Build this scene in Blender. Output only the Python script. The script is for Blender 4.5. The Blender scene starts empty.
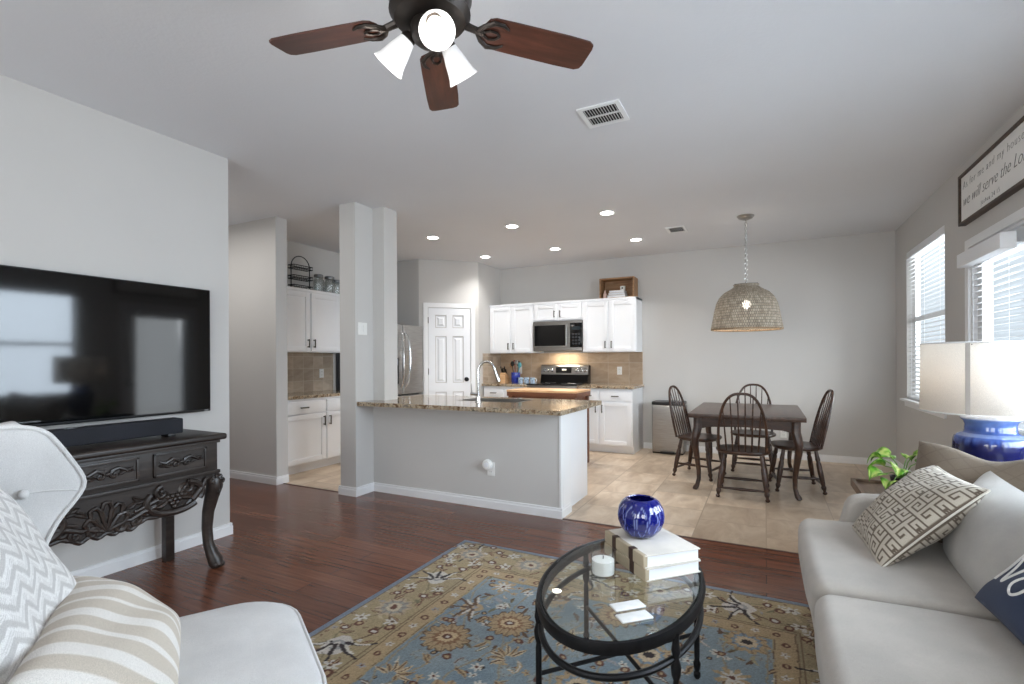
import bpy, bmesh, math, random
import numpy as np
from mathutils import Vector, Matrix
random.seed(4)
PI = math.pi
SC = bpy.context.scene
COL = SC.collection
H = 2.74

# ------------------------------------------------------------------ camera, world, light, exposure
def setup_view():
    cd = bpy.data.cameras.new('camera'); cam = bpy.data.objects.new('camera', cd); COL.objects.link(cam)
    yaw, roll = .4715, -.005
    F = Vector((-math.sin(yaw), math.cos(yaw), 0)); R = Vector((math.cos(yaw), math.sin(yaw), 0)); U = Vector((0, 0, 1))
    c, s = math.cos(roll), math.sin(roll)
    X = c*R + s*U; Y = c*U - s*R; Z = -F
    M = Matrix((X, Y, Z)).transposed().to_4x4(); M.translation = (0, 0, 1.26)
    cam.matrix_world = M
    cd.sensor_fit = 'HORIZONTAL'; cd.sensor_width = 36; cd.lens = 497/1024*36
    cd.shift_y = 18.2/1024; cd.clip_start = .02; cd.clip_end = 100
    SC.camera = cam
    vs = SC.view_settings
    vs.view_transform = 'Standard'; vs.look = 'None'; vs.gamma = 1; vs.use_curve_mapping = False
    vs.exposure = 0.58
    w = bpy.data.worlds.new('sky'); SC.world = w; w.use_nodes = True
    nt = w.node_tree; bg = nt.nodes['Background']
    bg.inputs[0].default_value = (.80, .90, 1.0, 1); bg.inputs[1].default_value = .65
    SC.cycles.max_bounces = 10; SC.cycles.diffuse_bounces = 6; SC.cycles.glossy_bounces = 4
    SC.cycles.transparent_max_bounces = 16; SC.cycles.transmission_bounces = 6
    SC.cycles.sample_clamp_indirect = 6; SC.cycles.use_denoising = True
    SC.cycles.caustics_reflective = False; SC.cycles.caustics_refractive = False
setup_view()

def area(name, loc, rot, sx, sy, power, color):
    d = bpy.data.lights.new(name, 'AREA'); d.shape = 'RECTANGLE'; d.size = sx; d.size_y = sy
    d.energy = power; d.color = color
    o = bpy.data.objects.new(name, d); COL.objects.link(o); o.location = loc; o.rotation_euler = rot
    return o
# daylight just outside each window
UP = math.radians(24)
area('daylight_rear', (-2.0, -2.5, 1.35), (PI/2+UP, 0, 0), 1.7, 1.6, 56, (.97, .985, 1))
area('daylight_rear', (0.3, -2.5, 1.35), (PI/2+UP, 0, 0), 1.7, 1.6, 56, (.97, .985, 1))
area('daylight_sofa', (1.85, 2.4, 1.5), (PI/2+.1, 0, PI/2), 2.9, 2.2, 290, (.76, .87, 1))
area('daylight_door', (2.3, 4.55, 1.3), (PI/2+.1, 0, PI/2), 1.4, 2.6, 40, (.92, .96, 1))
area('daylight_dining', (2.6, 5.9, 1.5), (PI/2+.1, 0, PI/2), 1.2, 1.5, 58, (.94, .97, 1))
area('hall_fill_light', (-5.0, 2.62, 2.69), (0, 0, 0), 1.6, .3, 9, (1, .98, .96))  # added fill lamp, out of view, to brighten the dark hall and passage wall

# ------------------------------------------------------------------ materials
def lin(c):
    return tuple(((x/255)/12.92 if x/255 <= .04045 else ((x/255+.055)/1.055)**2.4) for x in c)
MATS = {}
def newmat(name):
    m = bpy.data.materials.new(name); m.use_nodes = True
    nt = m.node_tree; return m, nt, nt.nodes['Principled BSDF']
def N(nt, t, **kw):
    n = nt.nodes.new(t)
    for k, v in kw.items():
        if k in n.inputs: n.inputs[k].default_value = v
        else: setattr(n, k, v)
    return n
def ramp(nt, fac, stops, interp='LINEAR'):
    r = nt.nodes.new('ShaderNodeValToRGB'); r.color_ramp.interpolation = interp
    e = r.color_ramp.elements
    while len(e) < len(stops): e.new(.5)
    for el, (p, c) in zip(e, stops): el.position = p; el.color = (*lin(c), 1)
    nt.links.new(fac, r.inputs[0]); return r.outputs[0]
def mixc(nt, a, b, fac, mode='MIX'):
    m = nt.nodes.new('ShaderNodeMix'); m.data_type = 'RGBA'; m.blend_type = mode
    for s, v in ((0, fac), (6, a), (7, b)):
        if isinstance(v, bpy.types.NodeSocket): nt.links.new(v, m.inputs[s])
        elif s == 0: m.inputs[0].default_value = v
        else: m.inputs[s].default_value = (*v, 1)
    return m.outputs[2]
def coords(nt, scale=(1, 1, 1), rot=(0, 0, 0), loc=(0, 0, 0)):
    tc = nt.nodes.new('ShaderNodeTexCoord'); mp = nt.nodes.new('ShaderNodeMapping')
    mp.inputs['Scale'].default_value = scale; mp.inputs['Rotation'].default_value = rot; mp.inputs['Location'].default_value = loc
    nt.links.new(tc.outputs['Object'], mp.inputs[0]); return mp.outputs[0]
def bump(nt, b, h, strength=.2, dist=.01):
    n = nt.nodes.new('ShaderNodeBump'); n.inputs['Strength'].default_value = strength; n.inputs['Distance'].default_value = dist
    nt.links.new(h, n.inputs['Height']); nt.links.new(n.outputs[0], b.inputs['Normal'])
def plain(name, c, rough=.5, metal=0, var=.06, scale=6, bmp=0, bscale=200, spec=.5, coat=0):
    m, nt, b = newmat(name); v = coords(nt)
    n = N(nt, 'ShaderNodeTexNoise', Scale=scale, Detail=3.0); nt.links.new(v, n.inputs['Vector'])
    lo = tuple(max(0, x*(1-var)) for x in c); hi = tuple(min(255, x*(1+var)) for x in c)
    nt.links.new(ramp(nt, n.outputs['Fac'], [(.3, lo), (.7, hi)]), b.inputs['Base Color'])
    b.inputs['Roughness'].default_value = rough; b.inputs['Metallic'].default_value = metal
    b.inputs['Specular IOR Level'].default_value = spec; b.inputs['Coat Weight'].default_value = coat
    if bmp:
        n2 = N(nt, 'ShaderNodeTexNoise', Scale=bscale, Detail=2.0); nt.links.new(v, n2.inputs['Vector'])
        bump(nt, b, n2.outputs['Fac'], bmp, .004)
    MATS[name] = m; return m
def wood(name, c1, c2, c3, rough=.35, axis=0, scale=1.0, bmp=.08, coat=0):
    m, nt, b = newmat(name); s = [14*scale]*3; s[axis] = 1.6*scale; v = coords(nt, s)
    n = N(nt, 'ShaderNodeTexNoise', Scale=2.2, Detail=6.0, Roughness=.6, Distortion=.6); nt.links.new(v, n.inputs['Vector'])
    nt.links.new(ramp(nt, n.outputs['Fac'], [(.3, c1), (.5, c2), (.72, c3)]), b.inputs['Base Color'])
    b.inputs['Roughness'].default_value = rough; b.inputs['Coat Weight'].default_value = coat
    bump(nt, b, n.outputs['Fac'], bmp, .004); MATS[name] = m; return m
def fabric(name, c, var=.05, weave=900, bmp=.35, sheen=.2):
    m, nt, b = newmat(name); v = coords(nt)
    n = N(nt, 'ShaderNodeTexNoise', Scale=5.0, Detail=4.0); nt.links.new(v, n.inputs['Vector'])
    w = N(nt, 'ShaderNodeTexNoise', Scale=weave, Detail=1.0); nt.links.new(v, w.inputs['Vector'])
    a = ramp(nt, n.outputs['Fac'], [(.3, tuple(x*(1-var) for x in c)), (.7, tuple(min(255, x*(1+var)) for x in c))])
    g = ramp(nt, w.outputs['Fac'], [(.3, (222, 222, 222)), (.7, (255, 255, 255))])
    nt.links.new(mixc(nt, a, g, 1.0, 'MULTIPLY'), b.inputs['Base Color'])
    b.inputs['Roughness'].default_value = .9; b.inputs['Sheen Weight'].default_value = sheen; b.inputs['Specular IOR Level'].default_value = .2
    bump(nt, b, w.outputs['Fac'], bmp, .002); MATS[name] = m; return m
def painted(name, rough=.9, weave=600, bmp=.3, sheen=.1, spec=.2):
    m, nt, b = newmat(name); at = nt.nodes.new('ShaderNodeAttribute'); at.attribute_name = 'Col'
    v = coords(nt); w = N(nt, 'ShaderNodeTexNoise', Scale=weave, Detail=1.0); nt.links.new(v, w.inputs['Vector'])
    g = ramp(nt, w.outputs['Fac'], [(.3, (225, 225, 225)), (.7, (255, 255, 255))])
    nt.links.new(mixc(nt, at.outputs['Color'], g, 1.0, 'MULTIPLY'), b.inputs['Base Color'])
    b.inputs['Roughness'].default_value = rough; b.inputs['Sheen Weight'].default_value = sheen; b.inputs['Specular IOR Level'].default_value = spec
    bump(nt, b, w.outputs['Fac'], bmp, .002); MATS[name] = m; return m
def glass(name, tint=(1, 1, 1), ior=1.45, boost=1.0, rough=.0):
    m = bpy.data.materials.new(name); m.use_nodes = True; nt = m.node_tree; nt.nodes.clear()
    o = nt.nodes.new('ShaderNodeOutputMaterial'); t = N(nt, 'ShaderNodeBsdfTransparent', Color=(*tint, 1))
    g = N(nt, 'ShaderNodeBsdfGlossy', Roughness=rough); f = N(nt, 'ShaderNodeFresnel', IOR=ior); mx = nt.nodes.new('ShaderNodeMixShader')
    mu = N(nt, 'ShaderNodeMath', operation='MULTIPLY'); mu.inputs[1].default_value = boost; mu.use_clamp = True
    ge = nt.nodes.new('ShaderNodeNewGeometry'); bf = N(nt, 'ShaderNodeMath', operation='SUBTRACT'); bf.inputs[0].default_value = 1; nt.links.new(ge.outputs['Backfacing'], bf.inputs[1])
    m2 = N(nt, 'ShaderNodeMath', operation='MULTIPLY'); nt.links.new(f.outputs[0], mu.inputs[0]); nt.links.new(mu.outputs[0], m2.inputs[0]); nt.links.new(bf.outputs[0], m2.inputs[1]); nt.links.new(m2.outputs[0], mx.inputs[0])
    nt.links.new(t.outputs[0], mx.inputs[1]); nt.links.new(g.outputs[0], mx.inputs[2]); nt.links.new(mx.outputs[0], o.inputs[0])
    MATS[name] = m; return m
def emit(name, c, s, gloss=False):
    m, nt, b = newmat(name); b.inputs['Base Color'].default_value = (.8, .8, .8, 1)
    b.inputs['Emission Color'].default_value = (*lin(c), 1); b.inputs['Emission Strength'].default_value = s
    b.inputs['Roughness'].default_value = .3; MATS[name] = m; return m

wallp = plain('wall_paint', (202, 200, 197), .85, var=.01, scale=1, bmp=.08, bscale=160, spec=.2)
ceilp = plain('ceiling_paint', (222, 223, 226), .95, var=.008, scale=1, bmp=.25, bscale=60, spec=.1)
white = plain('white_paint', (236, 238, 241), .42, var=.008, scale=2)
trimw = plain('trim_paint', (236, 237, 238), .4, var=.008, scale=2)
plast = plain('white_plastic', (235, 235, 232), .35, var=.01)
nickel = plain('dark_nickel', (88, 84, 78), .35, 1, var=.05)
chrome = plain('chrome', (205, 205, 205), .14, 1, var=.02)
bronze = plain('oiled_bronze', (58, 52, 48), .4, .7, var=.12, scale=20)
black = plain('black_plastic', (18, 18, 20), .35, var=.1)
blackm = plain('black_iron', (30, 30, 32), .45, .6, var=.15, scale=30)
blackg = plain('black_glass', (8, 8, 9), .06, var=.02)
darkcl = plain('speaker_cloth', (24, 26, 34), .8, var=.1, bmp=.3, bscale=600)
linen = fabric('armchair_linen', (226, 225, 224))
sofaf = fabric('sofa_linen', (184, 177, 168), var=.05)
sofap = fabric('sofa_cushion_linen', (176, 172, 166), var=.06)
navy = fabric('navy_canvas', (46, 58, 84), weave=700, bmp=.5, sheen=.1)
tanq = plain('tan_quilt', (150, 136, 118), .9, var=.06)
carved = wood('carved_wood', (30, 24, 21), (43, 35, 31), (60, 50, 44), .38, 1, 1.0, .12)
dwood = wood('dining_wood', (38, 24, 16), (58, 37, 26), (80, 53, 37), .32, 0, 1.0, .06)
dtop = wood('dining_top_wood', (50, 35, 28), (68, 49, 39), (90, 67, 54), .3, 1, .7, .06)
cherry = wood('cherry_blade', (56, 32, 24), (74, 43, 33), (94, 56, 43), .3, 0, 1.0, .02)
butcher = wood('butcher_block', (196, 150, 106), (214, 172, 128), (228, 190, 150), .4, 0, 1.2, .02)
cartw = wood('cart_wood', (88, 52, 32), (108, 64, 40), (128, 80, 52), .4, 0, 1.0, .03)
cratew = wood('crate_wood', (122, 88, 60), (152, 114, 80), (178, 142, 106), .6, 0, 1.0, .05)
sidew = wood('side_table_wood', (84, 66, 52), (108, 86, 68), (130, 108, 88), .45, 1, 1.0, .05)
legw = wood('chair_leg_wood', (70, 46, 30), (94, 64, 42), (116, 84, 58), .4, 2)
steel_m, nt, b = newmat('brushed_steel'); v = coords(nt, (3, 3, 160))
n = N(nt, 'ShaderNodeTexNoise', Scale=2.0, Detail=2.0); nt.links.new(v, n.inputs['Vector'])
nt.links.new(ramp(nt, n.outputs['Fac'], [(.3, (150, 147, 143)), (.7, (178, 175, 171))]), b.inputs['Base Color'])
b.inputs['Metallic'].default_value = 1; b.inputs['Roughness'].default_value = .34
steel = steel_m
tealgl = glass('clear_glass', (.96, .98, .97), 1.5, 1.0)
pane_g = glass('window_glass', (.97, .98, .98), 1.45, .8)
tabgl = glass('table_glass', (.93, .955, .94), 1.6, 1.5)
jarg = glass('jar_glass', (.88, .9, .9), 1.5, 3.0, .12)

# wood floor: planks running across the room
m, nt, b = newmat('wood_floor'); v = coords(nt)
bk = N(nt, 'ShaderNodeTexBrick', Scale=1.0); bk.inputs['Brick Width'].default_value = 1.15; bk.inputs['Row Height'].default_value = .125
bk.inputs['Mortar Size'].default_value = .0016; bk.inputs['Bias'].default_value = .0; bk.offset = .37; bk.offset_frequency = 2
bk.inputs['Color1'].default_value = (0, 0, 0, 1); bk.inputs['Color2'].default_value = (1, 1, 1, 1); bk.inputs['Mortar'].default_value = (.5, .5, .5, 1)
nt.links.new(v, bk.inputs['Vector'])
v2 = coords(nt, (1.1, 22, 1)); g = N(nt, 'ShaderNodeTexNoise', Scale=2.6, Detail=7.0, Roughness=.55, Distortion=.25); nt.links.new(v2, g.inputs['Vector'])
base = ramp(nt, bk.outputs['Color'], [(0, (110, 70, 54)), (.5, (123, 79, 61)), (1, (136, 90, 70))])
gr = ramp(nt, g.outputs['Fac'], [(.25, (176, 166, 162)), (.5, (218, 212, 208)), (.75, (255, 252, 248))])
c = mixc(nt, base, gr, 1.0, 'MULTIPLY'); c = mixc(nt, c, lin((34, 20, 16)), bk.outputs['Fac'])
nt.links.new(c, b.inputs['Base Color'])
rr = N(nt, 'ShaderNodeMapRange'); nt.links.new(g.outputs['Fac'], rr.inputs[0]); rr.inputs[3].default_value = .15; rr.inputs[4].default_value = .28
nt.links.new(rr.outputs[0], b.inputs['Roughness']); bump(nt, b, g.outputs['Fac'], .05, .003)
woodfloor = m
# travertine tile floor
def tile_mat(name, w, h, cols, mort, msize, off, plane='xy', rough=.35, nscale=3.0, shift=(0, 0, 0), bmp=.1):
    m, nt, b = newmat(name)
    tc = nt.nodes.new('ShaderNodeTexCoord'); sp = nt.nodes.new('ShaderNodeSeparateXYZ'); cb = nt.nodes.new('ShaderNodeCombineXYZ')
    nt.links.new(tc.outputs['Object'], sp.inputs[0])
    for i, a in enumerate(plane): nt.links.new(sp.outputs['xyz'.index(a)], cb.inputs[i])
    mp = nt.nodes.new('ShaderNodeMapping'); mp.inputs['Location'].default_value = shift; nt.links.new(cb.outputs[0], mp.inputs[0]); v = mp.outputs[0]
    bk = N(nt, 'ShaderNodeTexBrick', Scale=1.0); bk.inputs['Brick Width'].default_value = w; bk.inputs['Row Height'].default_value = h
    bk.inputs['Mortar Size'].default_value = msize; bk.offset = off; bk.inputs['Mortar Smooth'].default_value = .3
    bk.inputs['Color1'].default_value = (0, 0, 0, 1); bk.inputs['Color2'].default_value = (1, 1, 1, 1); bk.inputs['Mortar'].default_value = (.5, .5, .5, 1)
    nt.links.new(v, bk.inputs['Vector'])
    st = nt.nodes.new('ShaderNodeMapping'); st.inputs['Scale'].default_value = (1, 2.2, 1); nt.links.new(v, st.inputs[0])
    ad = nt.nodes.new('ShaderNodeVectorMath'); ad.operation = 'ADD'; sc = nt.nodes.new('ShaderNodeVectorMath'); sc.operation = 'SCALE'; sc.inputs['Scale'].default_value = 7.0
    nt.links.new(bk.outputs['Color'], sc.inputs[0]); nt.links.new(st.outputs[0], ad.inputs[0]); nt.links.new(sc.outputs[0], ad.inputs[1])
    n = N(nt, 'ShaderNodeTexNoise', Scale=nscale, Detail=6.0, Roughness=.6, Distortion=.8); nt.links.new(ad.outputs[0], n.inputs['Vector'])
    a = ramp(nt, n.outputs['Fac'], [(.28, cols[0]), (.5, cols[1]), (.72, cols[2])])
    t = ramp(nt, bk.outputs['Color'], [(0, (218, 216, 214)), (1, (255, 255, 255))])
    c = mixc(nt, a, t, 1.0, 'MULTIPLY'); c = mixc(nt, c, lin(mort), bk.outputs['Fac'])
    nt.links.new(c, b.inputs['Base Color']); b.inputs['Roughness'].default_value = rough
    inv = N(nt, 'ShaderNodeMath', operation='SUBTRACT'); inv.inputs[0].default_value = 1; nt.links.new(bk.outputs['Fac'], inv.inputs[1]); bump(nt, b, inv.outputs[0], bmp, .003)
    return m
tilefloor = tile_mat('travertine_floor', .47, .47, [(178, 154, 130), (204, 183, 159), (224, 207, 186)], (160, 140, 118), .005, .5, 'yx', .32, 3.0, (-3.7, .0, 0))
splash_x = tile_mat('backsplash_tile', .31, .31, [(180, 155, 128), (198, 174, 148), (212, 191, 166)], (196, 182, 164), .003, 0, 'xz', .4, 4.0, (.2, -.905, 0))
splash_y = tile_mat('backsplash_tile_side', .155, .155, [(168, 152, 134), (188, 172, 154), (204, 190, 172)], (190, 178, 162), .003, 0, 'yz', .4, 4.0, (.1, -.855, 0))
# granite
m, nt, b = newmat('granite'); v = coords(nt)
n1 = N(nt, 'ShaderNodeTexNoise', Scale=13.0, Detail=8.0, Roughness=.7, Distortion=1.2); nt.links.new(v, n1.inputs['Vector'])
vo = N(nt, 'ShaderNodeTexVoronoi', Scale=60.0); nt.links.new(v, vo.inputs['Vector'])
n2 = N(nt, 'ShaderNodeTexNoise', Scale=40.0, Detail=5.0, Roughness=.7); nt.links.new(v, n2.inputs['Vector'])
a = ramp(nt, n1.outputs['Fac'], [(.32, (70, 54, 42)), (.43, (142, 116, 88)), (.52, (206, 190, 164)), (.6, (150, 138, 122)), (.7, (96, 96, 94))])
d = ramp(nt, n2.outputs['Fac'], [(.36, (36, 30, 26)), (.47, (255, 255, 255))])
c = mixc(nt, a, d, .8, 'MULTIPLY'); c = mixc(nt, c, ramp(nt, vo.outputs['Color'], [(.3, (150, 140, 130)), (.8, (255, 255, 255))]), .5, 'MULTIPLY')
nt.links.new(c, b.inputs['Base Color']); b.inputs['Roughness'].default_value = .1; granite = m
# rattan
m = bpy.data.materials.new('rattan'); m.use_nodes = True; nt = m.node_tree; b = nt.nodes['Principled BSDF']; out = nt.nodes['Material Output']
uv = nt.nodes.new('ShaderNodeUVMap'); uv.uv_map = 'UVMap'
mp = nt.nodes.new('ShaderNodeMapping'); mp.inputs['Scale'].default_value = (1, 1, 1); nt.links.new(uv.outputs[0], mp.inputs[0])
ch = N(nt, 'ShaderNodeTexBrick', Scale=1.0); ch.inputs['Brick Width'].default_value = .02; ch.inputs['Row Height'].default_value = .028; ch.offset = .5; ch.inputs['Mortar Size'].default_value = .0024; ch.inputs['Mortar Smooth'].default_value = .4
ch.inputs['Color1'].default_value = (*lin((150, 138, 122)), 1); ch.inputs['Color2'].default_value = (*lin((186, 175, 158)), 1); ch.inputs['Mortar'].default_value = (*lin((92, 80, 68)), 1)
nt.links.new(mp.outputs[0], ch.inputs['Vector']); nt.links.new(ch.outputs['Color'], b.inputs['Base Color']); b.inputs['Roughness'].default_value = .75
gt = N(nt, 'ShaderNodeMath', operation='GREATER_THAN'); gt.inputs[1].default_value = .75; nt.links.new(ch.outputs['Fac'], gt.inputs[0])
hm = N(nt, 'ShaderNodeMath', operation='MULTIPLY'); hm.inputs[1].default_value = .55; nt.links.new(gt.outputs[0], hm.inputs[0])
inv = N(nt, 'ShaderNodeMath', operation='SUBTRACT'); inv.inputs[0].default_value = 1; nt.links.new(hm.outputs[0], inv.inputs[1]); nt.links.new(inv.outputs[0], b.inputs['Alpha'])
bi = N(nt, 'ShaderNodeMath', operation='SUBTRACT'); bi.inputs[0].default_value = 1; nt.links.new(ch.outputs['Fac'], bi.inputs[1]); bump(nt, b, bi.outputs[0], .6, .006)
rattan = m
# lamp shade cloth: diffuse + translucent
def cloth_shade(name, c, tr, weave=500):
    m = bpy.data.materials.new(name); m.use_nodes = True; nt = m.node_tree; nt.nodes.clear()
    o = nt.nodes.new('ShaderNodeOutputMaterial'); v = coords(nt, (1, 1, 1))
    w = N(nt, 'ShaderNodeTexNoise', Scale=weave, Detail=2.0); nt.links.new(v, w.inputs['Vector'])
    cc = ramp(nt, w.outputs['Fac'], [(.3, tuple(x*.9 for x in c)), (.7, c)])
    d = nt.nodes.new('ShaderNodeBsdfDiffuse'); t = nt.nodes.new('ShaderNodeBsdfTranslucent'); mx = nt.nodes.new('ShaderNodeMixShader'); mx.inputs[0].default_value = tr
    nt.links.new(cc, d.inputs[0]); nt.links.new(cc, t.inputs[0]); nt.links.new(d.outputs[0], mx.inputs[1]); nt.links.new(t.outputs[0], mx.inputs[2]); nt.links.new(mx.outputs[0], o.inputs[0])
    return m
shadec = cloth_shade('linen_shade', (250, 243, 234), .45)
slatm = cloth_shade('white_slat', (240, 240, 240), .25, 20)
paintm = painted('woven_pattern')
rugm = painted('rug_wool', .95, 300, .5)
potm = painted('glazed_pot', .12, 30, .02, 0, .6); 
leafm = painted('variegated_leaf', .4, 60, .05, 0, .4)
# cobalt glass
m, nt, b = newmat('cobalt_glass'); at = nt.nodes.new('ShaderNodeAttribute'); at.attribute_name = 'Col'
nt.links.new(at.outputs['Color'], b.inputs['Base Color']); b.inputs['Roughness'].default_value = .04; b.inputs['Transmission Weight'].default_value = .35; b.inputs['Coat Weight'].default_value = .5
cobalt = m
fanglass = emit('lit_frosted_glass', (255, 250, 244), .12)
bulbm = emit('lit_bulb', (255, 246, 232), 14)
fanbulb = emit('lit_fan_bulb', (255, 248, 238), 4)
canm = emit('lit_lens', (255, 250, 242), 14)
displaym = emit('lit_display', (230, 190, 110), .12)

# ------------------------------------------------------------------ mesh building
class MB:
    def __init__(s, org=(0, 0, 0)):
        s.v = []; s.f = []; s.c = None; s.uv = None; s.org = Vector(org)
    def add(s, vs, fs):
        k = len(s.v); s.v += [tuple(p) for p in vs]; s.f += [tuple(i+k for i in f) for f in fs]; return s
    def box(s, x0, x1, y0, y1, z0, z1, bev=0):
        bm = bmesh.new(); bmesh.ops.create_cube(bm, size=1)
        for q in bm.verts: q.co = Vector(((x0+x1)/2+q.co.x*(x1-x0), (y0+y1)/2+q.co.y*(y1-y0), (z0+z1)/2+q.co.z*(z1-z0)))
        if bev: bmesh.ops.bevel(bm, geom=bm.edges[:], offset=bev, segments=2, affect='EDGES', profile=.7)
        return s.bm(bm)
    def bm(s, bm):
        bm.verts.index_update(); s.add([q.co for q in bm.verts], [[q.index for q in f.verts] for f in bm.faces]); bm.free(); return s
    def tube(s, pts, r, n=10, closed=False, flat=None, up=None):
        pts = [Vector(p) for p in pts]; m = len(pts)
        rs = r if isinstance(r, (list, tuple)) else [r]*m
        T = []
        for i in range(m):
            a = pts[(i-1) % m] if (closed or i > 0) else pts[i]; c = pts[(i+1) % m] if (closed or i < m-1) else pts[i]
            T.append((c-a).normalized() if (c-a).length > 1e-9 else Vector((0, 0, 1)))
        nrm = Vector(up) if up else (Vector((0, 0, 1)) if abs(T[0].z) < .9 else Vector((1, 0, 0)))
        vs = []; 
        for i in range(m):
            nrm = (nrm - T[i]*nrm.dot(T[i])).normalized(); bn = T[i].cross(nrm)
            fx, fy = flat if flat else (1, 1)
            for k in range(n):
                a = 2*PI*k/n; vs.append(pts[i] + nrm*math.cos(a)*rs[i]*fx + bn*math.sin(a)*rs[i]*fy)
        fs = []
        for i in range(m if closed else m-1):
            j = (i+1) % m
            for k in range(n): fs.append((i*n+k, i*n+(k+1) % n, j*n+(k+1) % n, j*n+k))
        if not closed: fs += [tuple(range(n))[::-1], tuple((m-1)*n+k for k in range(n))]
        return s.add(vs, fs)
    def lathe(s, prof, n=28, c=(0, 0, 0), M=None, closed=False, fn=None):
        vs = []; m = len(prof)
        for (r, z) in prof:
            for k in range(n):
                a = 2*PI*k/n; rr = fn(r, z, a) if fn else r
                p = Vector((rr*math.cos(a), rr*math.sin(a), z))
                if M is not None: p = M @ p
                vs.append(p+Vector(c))
        fs = []
        for i in range(m if closed else m-1):
            j = (i+1) % m
            for k in range(n): fs.append((i*n+k, i*n+(k+1) % n, j*n+(k+1) % n, j*n+k))
        if not closed:
            if prof[0][0] > 1e-6: fs.append(tuple(range(n))[::-1])
            if prof[-1][0] > 1e-6: fs.append(tuple((m-1)*n+k for k in range(n)))
        return s.add(vs, fs)
    def turned(s, p0, p1, prof, n=10):
        p0, p1 = Vector(p0), Vector(p1); d = p1-p0; q = d.to_track_quat('Z', 'Y').to_matrix()
        return s.lathe([(r, t*d.length) for t, r in prof], n, p0, q)
    def cyl(s, p0, p1, r, n=16):
        return s.turned(p0, p1, [(0, r), (1, r)], n)
    def sphere(s, c, r, n=12, sc=(1, 1, 1)):
        pr = [(math.sin(PI*i/8)*r, -math.cos(PI*i/8)*r) for i in range(9)]; pr[0] = (1e-5, -r); pr[-1] = (1e-5, r)
        return s.lathe(pr, n, c, Matrix.Diagonal(sc))
    def prism(s, poly, a0, a1, axis='x'):
        """polygon in the two other axes, extruded along axis"""
        n = len(poly)
        def P(p, a): return {'x': (a, p[0], p[1]), 'y': (p[0], a, p[1]), 'z': (p[0], p[1], a)}[axis]
        return s.add([P(p, a0) for p in poly]+[P(p, a1) for p in poly],
                     [tuple(range(n))[::-1], tuple(range(n, 2*n))]+[(i, (i+1) % n, n+(i+1) % n, n+i) for i in range(n)])
    def rbox(s, x0, x1, y0, y1, z0, z1, r=.03, k=4, flat=6, fn=None):
        h = [(x1-x0)/2, (y1-y0)/2, (z1-z0)/2]; c = Vector(((x0+x1)/2, (y0+y1)/2, (z0+z1)/2)); r = min(r, min(h)*.98)
        ax = []
        for hh in h:
            i = hh-r; e = [i+r*math.tan(PI/4*j/k) for j in range(1, k+1)]
            mid = [-i+2*i*j/flat for j in range(flat+1)]
            ax.append([-q for q in reversed(e)]+mid+e)
        bm = bmesh.new()
        for d in range(3):
            u, w = [q for q in range(3) if q != d]
            for sg in (-1, 1):
                g = []
                for a in ax[u]:
                    row = []
                    for bb in ax[w]:
                        p = [0, 0, 0]; p[d] = sg*h[d]; p[u] = a; p[w] = bb
                        q = [max(-(h[i]-r), min(h[i]-r, p[i])) for i in range(3)]; v = Vector(p)-Vector(q)
                        if v.length > 1e-9: v = v.normalized()*r
                        row.append(bm.verts.new(Vector(q)+v))
                    g.append(row)
                for i in range(len(g)-1):
                    for j in range(len(g[0])-1):
                        f = (g[i][j], g[i+1][j], g[i+1][j+1], g[i][j+1]); bm.faces.new(f)
        bmesh.ops.remove_doubles(bm, verts=bm.verts, dist=1e-5); bmesh.ops.recalc_face_normals(bm, faces=bm.faces)
        for q in bm.verts:
            n = [q.co[i]/h[i] for i in range(3)]
            if fn: q.co = Vector(fn(q.co, n))
            q.co += c
        return s.bm(bm)
    def grid(s, P, nu, nv, closed_u=False):
        vs = [P(i, j) for i in range(nu) for j in range(nv)]
        fs = [(i*nv+j, ((i+1) % nu)*nv+j, ((i+1) % nu)*nv+j+1, i*nv+j+1) for i in range(nu if closed_u else nu-1) for j in range(nv-1)]
        return s.add(vs, fs)
    def build(s, name, mat, parent=None, ang=35, fix=True, smooth=True):
        me = bpy.data.meshes.new(name); o = s.org
        me.from_pydata([(p[0]-o.x, p[1]-o.y, p[2]-o.z) for p in s.v], [], s.f)
        if fix:
            bm = bmesh.new(); bm.from_mesh(me); bmesh.ops.recalc_face_normals(bm, faces=bm.faces); bm.to_mesh(me); bm.free()
        if s.c is not None:
            ca = me.color_attributes.new('Col', 'FLOAT_COLOR', 'POINT')
            arr = np.ones((len(s.v), 4), dtype=np.float32); arr[:, :3] = s.c; ca.data.foreach_set('color', arr.ravel())
        if smooth:
            me.polygons.foreach_set('use_smooth', [True]*len(me.polygons)); me.set_sharp_from_angle(angle=math.radians(ang))
        me.materials.append(mat); me.update()
        ob = bpy.data.objects.new(name, me); COL.objects.link(ob)
        if parent is not None: ob.parent = parent
        else: ob.location = o
        return ob
def tag(o, label, cat, group=None):
    o['label'] = label; o['category'] = cat
    if group: o['group'] = group
    return o
def thing(name, label, cat, loc=(0, 0, 0), rz=0, group=None):
    o = bpy.data.objects.new(name, None); COL.objects.link(o); o.location = loc; o.rotation_euler = (0, 0, rz); o.empty_display_size = .1
    return tag(o, label, cat, group)
def struct(o): o['kind'] = 'structure'; return o
def dup(root, loc, rz, label=None):
    def cp(o, par):
        c = o.copy(); COL.objects.link(c)
        if par is not None: c.parent = par
        for ch in [q for q in list(o.children)]: cp(ch, c)
        return c
    r = cp(root, None); r.location = loc; r.rotation_euler = (0, 0, rz)
    if label: r['label'] = label
    return r
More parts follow.
